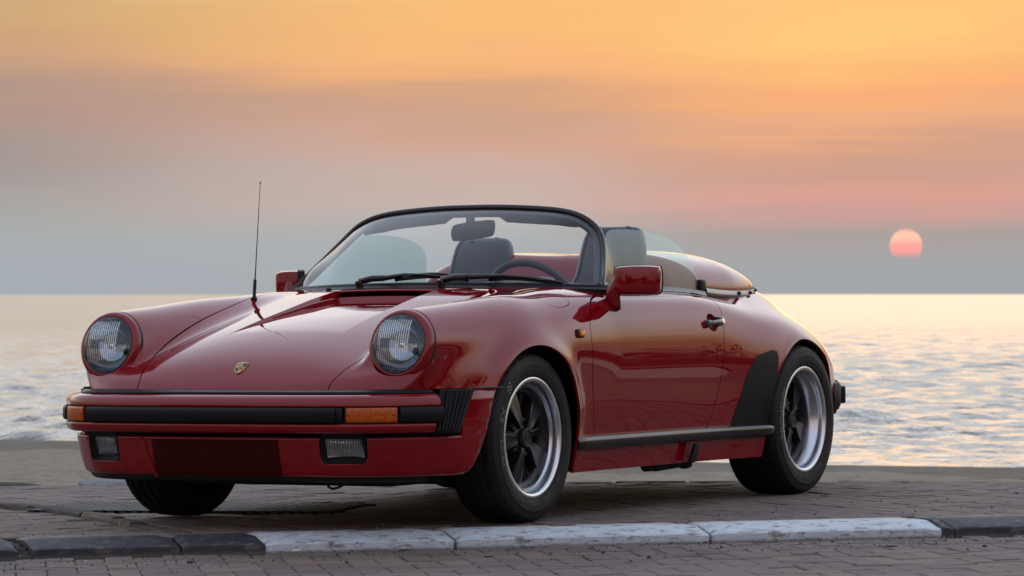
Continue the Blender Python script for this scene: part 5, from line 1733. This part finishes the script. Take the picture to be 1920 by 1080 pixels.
cw = np.array(CAM_POS)
_m = cam_ob.rotation_euler.to_matrix()
_Mi = np.array(_m.transposed())
def to_px(p):
    q = _Mi @ (np.array(p) - cw)
    return 960 + FPX * q[0] / -q[2], 540 - FPX * q[1] / -q[2]
def lay(parent, rot, org, inside, zoff, seed, far=9.0):
    r = random.Random(seed)
    c_, s_ = math.cos(rot), math.sin(rot)
    out = []
    for i in range(-110, 110):
        for j in range(-110, 110):
            t = (i - j) % 4
            if t not in (0, 3): continue
            u, v = (i + 1, j + .5) if t == 0 else (i + .5, j + 1)
            u *= .1005; v *= .1005
            x = org[0] + u * c_ - v * s_; y = org[1] + u * s_ + v * c_
            if not inside(x, y): continue
            sink = .005 * math.sin(x * 2.1 + 1.3) * math.sin(y * 1.7) - .002
            out.append((x, y, zoff + sink * .6 + r.gauss(0, .0012), rot + (0 if t == 0 else math.pi / 2) + r.gauss(0, .012), r.gauss(0, .008), r.gauss(0, .008), r.randrange(8)))
    # the 300 that show largest: in the frame, nearest to the camera first
    def score(b):
        z = b[2] + b[1] * ROLL
        px, py = to_px((b[0], b[1], z))
        if not (-20 < px < 1940 and py < 1095): return 1e9
        # ground hidden behind wheels or bumper counts last
        return math.hypot(b[0] - cw[0], b[1] - cw[1])
    out.sort(key=score)
    for b in out[:300]:
        o = bpy.data.objects.new('brick', BRM[b[6]]); COL.objects.link(o); o.parent = parent
        o.location = b[:3]; o.rotation_euler = (b[4], b[5], b[3])
    V = []; Fc = []
    for b in out[300:]:
        M = Matrix.Translation(b[:3]) @ Matrix.Rotation(b[3], 4, 'Z') @ Matrix.Rotation(b[4], 4, 'X') @ Matrix.Rotation(b[5], 4, 'Y')
        bv, bf = BR[b[6]]; k = len(V)
        V += [tuple(M @ Vector(p)) for p in bv]; Fc += [tuple(q + k for q in f) for f in bf]
    o = obj('brick_field', V, Fc, M_BRICKF, parent, smooth=False); o['kind'] = 'stuff'
    return len(out)
ap_poly = np.array([[*kp(-2.6, -.44)[:2]], [*kp(7.0, -.44)[:2]], [-4.95, 5.2], [-3.55, 1.55], [-3.20, .15], [-2.86, -.6], [-2.31, -2.0], [-1.72, -2.9], [-.9, -4.2]])
def in_poly(poly):
    def f(x, y):
        c = False; n = len(poly)
        for i in range(n):
            ax, ay = poly[i]; bx, by = poly[(i + 1) % n]
            if (ay > y) != (by > y) and x < (bx - ax) * (y - ay) / (by - ay) + ax: c = not c
        return c
    return f
ia = in_poly(ap_poly)
# concrete edging line that cuts off the lower corner of the apron on the left
E_LINE = np.array([(-.60, -2.35), (-.27, -1.80), (-.10, -1.42), (.20, -1.02), (.46, -.70), (.62, -.50), (.80, -.28), (.93, -.10)])
def edge_d(x, y):
    best = 9
    for (ax, ay), (bx, by) in zip(E_LINE[:-1], E_LINE[1:]):
        ex, ey = bx - ax, by - ay; t = max(0, min(1, ((x - ax) * ex + (y - ay) * ey) / (ex * ex + ey * ey)))
        best = min(best, math.hypot(x - ax - t * ex, y - ay - t * ey))
    return best
MATC = np.array([-.45, -.95]); MATU = np.array([-.26, .97]); MATU /= np.linalg.norm(MATU); MATV = np.array([MATU[1], -MATU[0]])
def in_mat(x, y, g=0.0):
    d = np.array([x, y]) - MATC
    return abs(d @ MATU) < .62 + g and abs(d @ MATV) < .30 + g
KANG = math.atan2(KD[1], KD[0])
lay(apron, KANG + .16, (.3, .2), lambda x, y: ia(x, y) and edge_d(x, y) > .055 and not in_mat(x, y, .03), 0.0, 3)
rp_ = np.array([[*kp(-3.5, -.70)[:2]], [*kp(8.0, -.70)[:2]], [*kp(8.0, -5.0)[:2]], [*kp(-3.5, -5.0)[:2]]])
lay(road, KANG - .10, (1.5, .6), in_poly(rp_), ROADZ, 5)
# the paving goes on towards the camera: one sheet, too close below the frame to be seen
far_r = obj('paving_sheet', [kp(-14, -4.98, ROADZ - .003), kp(16, -4.98, ROADZ - .003), kp(16, -9, ROADZ - .003), kp(-14, -9, ROADZ - .003)], [(0, 1, 2, 3)], M_BRICKF, road, smooth=False)

# --- kerb stones
kb = obj('kerb', [kp(-5, -.46, -.075), kp(10, -.46, -.075), kp(10, -.635, -.075), kp(-5, -.635, -.075), kp(-5, -.46, -.012), kp(10, -.46, -.012), kp(10, -.635, -.055), kp(-5, -.635, -.055)], [(0, 1, 2, 3), (4, 5, 6, 7), (2, 3, 7, 6), (0, 1, 5, 4)], M_CONC, None, smooth=False)
kb.rotation_euler = (ROLL, 0, 0); kb['kind'] = 'structure'
K_PROF = [(0.004, -.078), (0.003, -.054), (.002, -.034), (.0045, -.0305), (.010, -.0275), (.040, -.0190), (.070, -.0105), (.096, -.0035), (.104, -.0015), (.196, .001), (.199, -.004), (.199, -.07)]
def kerb_stone(a0, a1, mat, label, slant0=0.0, slant1=0.0):
    r = random.Random(int(a0 * 1000) & 0xffff)
    n = max(6, int((a1 - a0) / .03)); m = len(K_PROF)
    V = []
    for i in range(n + 1):
        t = i / n
        for k, (b, z) in enumerate(K_PROF):
            a = (a0 + slant0 * b) * (1 - t) + (a1 + slant1 * b) * t
            jit = .0007 if 0 < k < m - 2 else 0
            zz = z; bb = b
            ed = min(t, 1 - t) * n
            if ed < 1 and 1 <= k <= 9: zz -= .006; bb += .004
            V.append(((a - a0), bb + r.gauss(0, jit * .5), zz + r.gauss(0, jit * .45)))
    f = grid_faces(n + 1, m, False, True) + [tuple(range(m)), tuple(reversed(range(n * m, n * m + m)))]
    o = obj('kerb_stone', V, f, mat, kb, sharp=24)
    p = kp(a0, -.650)
    o.location = (p[0], p[1], 0); o.rotation_euler = (0, 0, KANG); o.scale = (1, -1, 1) if False else (1, 1, 1)
    # local y must run away from the road
    o['label'] = label
    return o
SLN = -.20
for a0, a1, w in ((-1.95, -1.0, 0), (-.99, -.005, 0), (.050, .556, 0), (.568, .858, 0), (.860, 1.532, 1), (1.545, 2.472, 1), (2.484, 3.356, 1), (3.359, 3.405, 0), (3.411, 4.30, 0), (4.31, 5.25, 0), (5.26, 6.2, 1)):
    kerb_stone(a0, a1, M_KWHITE if w else M_KBLACK, 'white painted kerb stone' if w else 'black painted kerb stone', SLN, SLN)
# crumbled mortar in the open joint
r = random.Random(9)
mb = MB()
for k in range(26):
    a, b = r.uniform(-.01, .055), r.uniform(-.645, -.47)
    z = -.058 + .05 * (b + .65) / .19
    q = kp(a, b, z + r.uniform(-.004, .006)); sz = r.uniform(.006, .018)
    V, f = box(q, (sz, sz * r.uniform(.6, 1.2), sz * .7), rotz(r.uniform(0, 3))); mb.add(V, f)
o = mb.build('joint_rubble', M_CONC, kb, smooth=False); o['kind'] = 'stuff'

# --- broken concrete edging on the left of the apron
for i in range(len(E_LINE) - 1):
    a, b = E_LINE[i], E_LINE[i + 1]
    r = random.Random(20 + i)
    L = np.linalg.norm(b - a); u = (b - a) / L; v = np.array([u[1], -u[0]])
    if v @ np.array([1, .6]) < 0: v = -v
    h = [.020, .022, .024, .022, .017, .009, .005][i]
    n = 12; V = []
    for k in range(n + 1):
        t = k / n; e = .004 if k in (0, n) else 0
        c = a + u * L * (.005 + .99 * t)
        for off, z in ((.034 - e, -.02), (.036 - e, h * .55), (.028 - e, h * .92), (.010, h), (-.030, h * .9), (-.040, -.01)):
            V.append((c[0] + v[0] * (off + r.gauss(0, .005)), c[1] + v[1] * (off + r.gauss(0, .005)), z - .004 + r.gauss(0, .0018)))
    f = grid_faces(n + 1, 6, False, True) + [tuple(range(6)), tuple(reversed(range(n * 6, n * 6 + 6)))]
    obj('edging_stone', V, f, M_CONC if i in (0, 1, 2, 5, 6) else M_EDGE, apron, sharp=40)
# pale edging course along the back of the apron
back = [(-1.86, -2.62), (-2.36, -1.98), (-2.90, -.60), (-3.24, .13), (-3.60, 1.50), (-4.50, 4.0), (-5.6, 7.0)]
bc = resample(np.array(back), 400)
d_ = np.r_[0, np.cumsum(np.linalg.norm(np.diff(bc, axis=0), axis=1))]
pos = 0.0; r = random.Random(31)
while pos < d_[-1] - .4:
    L = r.uniform(.30, .40)
    p0 = np.array([np.interp(pos, d_, bc[:, k]) for k in (0, 1)]); p1 = np.array([np.interp(pos + L, d_, bc[:, k]) for k in (0, 1)])
    u = (p1 - p0) / np.linalg.norm(p1 - p0)
    c = (p0 + p1) / 2
    V, f = box((0, 0, 0), (L - .012, .09, .06), None)
    V = V @ rotz(math.atan2(u[1], u[0]) + r.gauss(0, .02)).T + np.array([c[0], c[1], -.032 + r.gauss(0, .002)])
    bevelled('edging_stone', V, f, M_EDGE, apron, .006, 1, smooth=False)
    pos += L

# --- perforated mat let into the paving under the far front tyre
def perforated():
    NU_, NV_ = 26, 12
    V = []; f = []
    su, sv = 1.24 / NU_, .60 / NV_
    for i in range(NU_):
        for j in range(NV_):
            cx = (i + .5) * su - .62; cy = (j + .5) * sv - .30
            k = len(V)
            hx, hy = su * .30, sv * .30
            for (x, y, z) in ((-su / 2, -sv / 2, 0), (su / 2, -sv / 2, 0), (su / 2, sv / 2, 0), (-su / 2, sv / 2, 0), (-hx, -hy, .001), (hx, -hy, .001), (hx, hy, .001), (-hx, hy, .001), (-hx, -hy, -.02), (hx, -hy, -.02), (hx, hy, -.02), (-hx, hy, -.02)):
                V.append((cx + x, cy + y, z + .004))
            for a in range(4):
                b = (a + 1) % 4
                f.append((k + a, k + b, k + 4 + b, k + 4 + a)); f.append((k + 4 + a, k + 4 + b, k + 8 + b, k + 8 + a))
    V += [(-.62, -.30, -.012), (.62, -.30, -.012), (.62, .30, -.012), (-.62, .30, -.012)]; k = len(V) - 4
    f.append((k, k + 1, k + 2, k + 3))
    return V, f
mt = obj('perforated_mat', *perforated(), M_MAT, None, smooth=False)
ang = math.atan2(MATU[1], MATU[0])
mt.matrix_world = Matrix.Rotation(ROLL, 4, 'X') @ Matrix.Translation((MATC[0], MATC[1], .003)) @ Matrix.Rotation(ang, 4, 'Z')
mt['label'] = 'grey green perforated mat set flat in the paving under the far front tyre'; mt['category'] = 'mat'

# --- loose stones at the back edge and bits on the road
def rock(name, px_c, size, mat, label, seed, cat='stone'):
    r = random.Random(seed)
    bm = bmesh.new(); bmesh.ops.create_icosphere(bm, subdivisions=3, radius=1.0)
    ph = [(r.uniform(0, 6), r.uniform(1.5, 4)) for _ in range(6)]
    for v in bm.verts:
        c = v.co
        k = 1 + .16 * math.sin(c.x * ph[0][1] + ph[0][0]) * math.sin(c.y * ph[1][1] + ph[1][0]) + .10 * math.sin(c.z * ph[2][1] * 1.5 + c.x * ph[3][1] + ph[2][0]) + r.gauss(0, .02)
        v.co = Vector((c.x * size[0], c.y * size[1], max(c.z, -.4) * size[2])) * k
    me = bpy.data.meshes.new(name); bm.to_mesh(me); bm.free()
    o = link(name, me, None, mat)
    o.location = px_c
    o['label'] = label; o['category'] = cat
    return o
rock('stone', (-2.10, -3.12, -.062), (.10, .22, .030), M_STONE, 'low dark grey stone at the left end of the back edge of the paving', 1)
rock('pale_stone', (-2.35, -2.72, -.050), (.09, .17, .030), M_PALESTONE, 'pale blue grey flat stone behind the brick paving left of the bumper', 2)
rock('small_stone', (-2.55, -2.60, -.045), (.05, .085, .022), M_STONE, 'small dark stone on the sand just left of the far front tyre', 3)
# litter and grit
def rp3(a, b, z): 
    q = kp(a, b, z); return Vector((q[0], q[1] * math.cos(ROLL) - q[2] * math.sin(ROLL), q[1] * math.sin(ROLL) + q[2] * math.cos(ROLL)))
V, f = tube([tuple(rp3(.945, -.690, ROADZ + .008)), tuple(rp3(.972, -.686, ROADZ + .008))], .0042, 8)
bt = obj('cigarette_end', V, f, simple('butt_paper', (.62, .62, .58), .8), None, sharp=50)
bt['label'] = 'small white cigarette end lying on the road against the white kerb'; bt['category'] = 'cigarette end'
def twig(name, a, b, L, ang, label, curl=.2, cat='twig'):
    r = random.Random(int(a * 100)); P = []
    c = rp3(a, b, ROADZ + .006)
    for k in range(6):
        t = k / 5 - .5
        th = KANG + ang + curl * t
        P.append((c.x + L * t * math.cos(th), c.y + L * t * math.sin(th), c.z + .002 + .004 * abs(math.sin(k * 1.7))))
    o = obj(name, *tube(P, [.0015, .0028, .003, .0026, .0022, .001], 6), simple('dead_wood', (.045, .034, .026), .9), None)
    o['label'] = label; o['category'] = cat
twig('twig', 1.315, -.84, .055, .1, 'short dark twig on the road below the middle of the nearest white kerb')
twig('twig', 1.51, -1.28, .040, -.2, 'curled brown twig on the road in front of the joint between two white kerb stones', 1.2)
twig('twig', 2.95, -1.25, .050, .0, 'dark twig lying on the road bricks toward the right', .3)
def debris(n, seed, region, zoff, parent, name):
    r = random.Random(seed); mb = MB()
    for _ in range(n):
        a, b = region(r)
        q = kp(a, b, zoff); s_ = abs(r.gauss(.0008, .0011)) + .0006
        V, f = box((q[0], q[1], q[2] + s_ * .4), (s_ * 2, s_ * r.uniform(1, 2.6), s_ * 1.2), rotz(r.uniform(0, 3)) @ rotx(r.uniform(-.3, .3)))
        mb.add(V, f)
    m, nt, bb = new_mat(name + '_grit')
    rr = nt.n('ShaderNodeNewGeometry').outputs['Random Per Island']
    nt.l(nt.ramp(rr, [(0, (.02, .017, .015)), (.45, (.05, .04, .035)), (.75, (.12, .10, .085)), (.95, (.22, .20, .18)), (1, (.5, .5, .48))]), bb.inputs['Base Color']); bb.inputs['Roughness'].default_value = .9
    o = mb.build(name, m, parent, smooth=False); o['kind'] = 'stuff'
debris(1300, 4, lambda r: (r.uniform(-1, 5), -.66 - abs(r.gauss(0, .35))), ROADZ + .001, road, 'road_grit')
debris(500, 6, lambda r: (r.uniform(-1.5, 5), -.44 + abs(r.gauss(0, .8))), .001, apron, 'paving_grit')
for a, b, sz in ((.52, -1.13, .011), (1.95, -1.12, .008), (2.03, -1.42, .008), (3.28, -1.28, .009)):
    p = rp3(a, b, ROADZ + sz * .5)
    rock('pebble', p, (sz * .7, sz, sz * .75), M_STONE, {.52: 'dark pebble on the road before the long black kerb stone', 1.95: 'small dark pebble on the road below the near front tyre, nearest the kerb', 2.03: 'small dark pebble at the bottom edge of the road below the near front tyre', 3.28: 'dark pebble lying on the road bricks at the right'}[a], int(a * 50), 'pebble')['group'] = 'pebbles on the road'

# --- beach: raked and footmarked sand from the paving down to the water
SEAZ = -.50
shore = np.array([(-60, -190), (-34, -70), (-19.5, -32), (-15.3, -13.2), (-15.5, -11.5), (-15.2, -9.0), (-14.35, -6.4), (-14.35, -4.6), (-14.7, -3.0), (-15.5, 2.0), (-17.2, 9), (-26, 18), (-52, 27), (-110, 38), (-190, 46)], float)
sh = smooth_poly(shore, 14, False)
sh2 = resample(sh, 700)
NB = 60
V = []
inner = []
for i in range(len(sh2)):
    s_ = sh2[i]
    # landward partner of every shore point
    t = i / (len(sh2) - 1)
    tgt = np.array([-1.2, -1.0]) if False else None
    dirv = np.array([1.0, 0.25])
    w = np.clip((s_[1] + 60) / 130, 0, 1)
    inner.append((max(-1.5, min(5, s_[0] + 40)), s_[1]))
# regular patch of beach with fine relief where it is seen, coarse sheet beyond
def sand_h(x, y, shx):
    d = x - shx                                            # metres inland from the water
    h = SEAZ - .06 + .40 * np.clip(d / 9.5, -.15, 1) ** .8 if False else SEAZ - .05 + .37 * np.clip(np.maximum(d, 0) / 9.5, 0, 1) ** 1.15
    rip = .012 * np.sin(x * 5.1 + 1.3 * np.sin(y * .9)) + .016 * np.sin(x * 2.3 - y * 1.7 + 2 * np.sin(y * .37)) + .010 * np.sin(y * 6.3 + x * 1.1 + np.sin(x * 2))
    lump = .045 * np.maximum(0, np.sin(x * .9 + 1.7 * np.sin(y * .31)) * np.sin(y * .75 + .6 * np.sin(x * .8)))
    return h + (rip + lump) * np.clip(d / 6.0, 0, 1) * 1.25
xs_ = np.arange(-22, -1.2, .085); ys_ = np.arange(-19, 10, .11)
X, Y = np.meshgrid(xs_, ys_, indexing='ij')
o_ = np.argsort(sh2[:, 1]); shx = np.interp(Y, sh2[o_][:, 1], sh2[o_][:, 0])
shx = shx + .22 * np.sin(Y * 1.3) + .12 * np.sin(Y * 3.1 + 1) + .06 * np.sin(Y * 7.7)
Z = sand_h(X, Y, shx) + rng.normal(0, .004, X.shape)
Z = np.where(X < shx, SEAZ - .03 - .05 * np.clip(shx - X, 0, 2), Z)
# tuck the sheet under the paving
apd = np.array([[-3.62, 1.55], [-3.27, .15], [-2.93, -.6], [-2.38, -2.0], [-1.78, -2.9], [.6, -6.4]])
o2 = np.argsort(apd[:, 1]); ax_ = np.interp(Y, apd[o2][:, 1], apd[o2][:, 0])
Z = Z - .35 * np.clip((X - ax_ - .05) / .4, 0, 1)
near = np.clip(1 - (ax_ - X) / 1.2, 0, 1)
Z = Z * (1 - near) + np.minimum(Z, -.030 + Y * ROLL * .9 + .012 * np.sin(Y * 3.3) * np.sin(X * 4)) * near
beach = obj('beach', np.stack([X.ravel(), Y.ravel(), Z.ravel()], 1), grid_faces(len(xs_), len(ys_)), M_SAND)
beach['kind'] = 'structure'
# coarse land all round, behind the camera and along the coast
land = [tuple(p) + (SEAZ + .02,) for p in shore] + [(-190, 400, SEAZ + .02), (400, 400, SEAZ + .02), (400, -400, SEAZ + .02), (-60, -400, SEAZ + .02)]
ld = obj('ground', land, [tuple(range(len(land)))], M_EARTH, None, smooth=False); ld['kind'] = 'structure'
up = obj('dry_ground', [(5, -30, -.12), (300, -200, -.3), (300, 300, -.3), (-14, 60, -.12), (-7.5, 12.5, -.12), (-3.2, 6, -.12), (2, 3, -.14), (4, -3, -.14)], [tuple(range(8))], M_EARTH, None, smooth=False); up['kind'] = 'structure'

# --- sea
def sea_mat():
    m, nt, b = new_mat('sea_water')
    b.inputs['Base Color'].default_value = (.17, .165, .145, 1)
    b.inputs['Roughness'].default_value = 0.16
    b.inputs['IOR'].default_value = 1.4
    p = wpos(nt)
    rot = math.atan2(-.483, -.876)
    q = nt.mapping(p, rot=(0, 0, -rot), scale=(1, 1, 1))
    n1 = nt.noise(nt.mapping(q, scale=(.45, .75, 1)), 1.0, 4, 0.6, 0.8)
    n2 = nt.noise(nt.mapping(q, scale=(1.6, 2.6, 1)), 1.0, 4, 0.65, 0.5)
    n3 = nt.noise(nt.mapping(q, scale=(.05, .022, 1)), 1.0, 3, 0.6)
    h = nt.math('ADD', nt.math('MULTIPLY', n1, .55), nt.math('MULTIPLY', n2, .20))
    h = nt.math('ADD', h, nt.math('MULTIPLY', n3, 1.0))
    bp_ = nt.n('ShaderNodeBump'); bp_.inputs['Strength'].default_value = 1.0; bp_.inputs['Distance'].default_value = 0.35
    nt.l(h, bp_.inputs['Height']); nt.l(bp_.outputs[0], b.inputs['Normal'])
    return m
M_SEA = sea_mat()
S = 26000
sea = obj('sea', [(-S, -S, SEAZ - .30), (60, -S, SEAZ - .30), (60, S, SEAZ - .30), (-S, S, SEAZ - .30)], [(0, 1, 2, 3)], M_SEA, None, smooth=False)
sea['kind'] = 'structure'
# short wind chop as real relief on the nearer water
def chop():
    r = random.Random(12)
    rr = [24.0]
    while rr[-1] < 2600: rr.append(rr[-1] * 1.0032 + .045)
    rr = np.array(rr); th = np.radians(np.linspace(180 + 28.9 - 26, 180 + 28.9 + 20, 460))
    Rg, Tg = np.meshgrid(rr, th, indexing='ij')
    X = CAM_POS[0] + Rg * np.cos(Tg); Y = CAM_POS[1] + Rg * np.sin(Tg)
    Z = np.zeros_like(X)
    base = math.radians(25)
    for k in range(72):
        lam = .30 * (5.5 ** r.random()); d = base + r.gauss(0, .75)
        kx, ky = 2 * math.pi / lam * math.cos(d), 2 * math.pi / lam * math.sin(d)
        amp = .0088 * lam ** .8
        samp = np.maximum(Rg * .0032 + .045, Rg * (46 / 459) * math.pi / 180)
        fade = np.clip(1.6 - 3.2 * samp / lam, 0, 1)
        Z += amp * fade * (1 - np.abs(np.sin((kx * X + ky * Y) / 2 + r.uniform(0, 6))) * 2)
    gust = .85 + .22 * np.sin(X * .05 + 2 * np.sin(Y * .021)) * np.sin(Y * .06 + 1)
    Z *= np.clip(gust, .35, 1.2)
    Z *= np.clip((Rg - 24) / 14, .25, 1)
    V = np.stack([X.ravel(), Y.ravel(), (Z + SEAZ).ravel()], 1)
    return V, grid_faces(len(rr), len(th))
_v, _f = chop()
ch = obj('sea_chop', _v, _f, M_SEA, sea)
# thin line of foam where the ripples run out on the sand
V = []
k = (sh2[:, 1] > -19) & (sh2[:, 1] < 10)
ss = resample(sh2[k], 500)
for q in ss:
    y = q[1]; wv = .22 * math.sin(y * 1.3) + .12 * math.sin(y * 3.1 + 1) + .06 * math.sin(y * 7.7)
    w = .05 + .10 * max(0, math.sin(y * 2.1) * math.sin(y * .63 + 1))
    V += [(q[0] + wv + .03, y, SEAZ + .006), (q[0] + wv - w, y, SEAZ + .012), (q[0] + wv - w - .05, y, SEAZ + .004)]
fo = obj('foam', V, grid_faces(500, 3), simple('foam', (.62, .63, .60), .6), None); fo['kind'] = 'stuff'

# --- the low sun itself
sd = SUN_DIR; SD = 20000.0
su_, sv_ = 960 + 738, 461
bm = bmesh.new(); bmesh.ops.create_uvsphere(bm, u_segments=48, v_segments=24, radius=SD * 30.5 / FPX)
me = bpy.data.meshes.new('setting_sun'); bm.to_mesh(me); bm.free()
me.polygons.foreach_set('use_smooth', [True] * len(me.polygons))
ms = bpy.data.materials.new('sun_disc'); ms.use_nodes = True; nt = NT(ms.node_tree)
nt.t.nodes.remove(nt.t.nodes['Principled BSDF'])
em = nt.n('ShaderNodeEmission'); em.inputs['Strength'].default_value = 1.0
tcx = nt.n('ShaderNodeTexCoord').outputs['Generated']; sp = nt.n('ShaderNodeSeparateXYZ'); nt.l(tcx, sp.inputs[0])
nt.l(nt.ramp(sp.outputs[2], [(0.0, lin(226, 156, 156)), (.2, lin(252, 160, 158)), (.52, lin(255, 170, 158)), (.66, lin(255, 196, 172)), (.86, lin(255, 204, 178)), (1, lin(255, 176, 156))]), em.inputs['Color'])
# the low haze bank eats into the lower limb
tr = nt.n('ShaderNodeBsdfTransparent'); mx = nt.n('ShaderNodeMixShader')
al = nt.n('ShaderNodeMapRange', interpolation_type='SMOOTHSTEP'); nt.l(sp.outputs[2], al.inputs[0]); al.inputs['From Min'].default_value = .08; al.inputs['From Max'].default_value = .42
nt.l(al.outputs[0], mx.inputs[0]); nt.l(tr.outputs[0], mx.inputs[1]); nt.l(em.outputs[0], mx.inputs[2])
nt.l(mx.outputs[0], nt.t.nodes['Material Output'].inputs[0])
so = link('setting_sun', me, None, ms)
so.location = Vector(CAM_POS) + Vector(SUN_DIR) * SD
so['label'] = 'pale pink setting sun low over the sea at the right'; so['category'] = 'sun'

# --- trees along the coast road behind the camera (seen mirrored in the paint)
def tree_line():
    r = random.Random(77); N = 9000
    V = []; f = []
    def hk(t):
        k = min(1, max(0, (.40 - t) / .22)); k = k * k * (3 - 2 * k)
        return (.75 + 1.25 * k) * min(1, t / .035)
    for k in range(N):
        t = r.random(); th = math.radians(166 - 216 * t)
        R0 = 120 - 62 * min(1, t * 4)
        top = 3.2 + 1.6 * math.sin(t * 40) + 1.4 * math.sin(t * 97 + 1) + 1.0 * math.sin(t * 211)
        top = max(1.6, top) * hk(t)
        R_ = R0 + r.uniform(0, 7)
        z = r.random() ** .8 * top
        c = np.array([12 + R_ * math.cos(th), 7 + R_ * math.sin(th), z - .3])
        s_ = r.uniform(.5, 1.3)
        a = np.array([r.gauss(0, 1) for _ in range(3)]); b = np.array([r.gauss(0, 1) for _ in range(3)])
        a /= np.linalg.norm(a); b -= a * (a @ b); b /= np.linalg.norm(b)
        i = len(V)
        V += [tuple(c - a * s_ * .6), tuple(c + b * s_ * .5), tuple(c + a * s_ * .6), tuple(c - b * s_ * .5)]; f.append((i, i + 1, i + 2, i + 3))
    m, nt, bb = new_mat('coast_foliage')
    rr = nt.n('ShaderNodeNewGeometry').outputs['Random Per Island']
    nt.l(nt.ramp(rr, [(0, (.018, .026, .012)), (1, (.06, .075, .03))]), bb.inputs['Base Color']); bb.inputs['Roughness'].default_value = .8
    o = obj('tree_line', V, f, m, None, smooth=False); o['kind'] = 'stuff'
    # the low dark rise they grow on
    V = []
    for k in range(160):
        t = k / 159; th = math.radians(168 - 216 * t); R0 = 128 - 62 * min(1, t * 4)
        h = (2.6 + .7 * math.sin(t * 33) + .5 * math.sin(t * 71 + 1)) * hk(t) * .75
        for R_, z in ((R0 - 3, -.4), (R0 + 4, h * .8), (R0 + 9, h), (R0 + 20, h * .6), (R0 + 40, -.5)):
            V.append((12 + R_ * math.cos(th), 7 + R_ * math.sin(th), z))
    hl_ = obj('low_hill', V, grid_faces(160, 5), simple('scrub', (.030, .036, .018), .95, var=(.4, 1.6)), None); hl_['kind'] = 'structure'
tree_line()
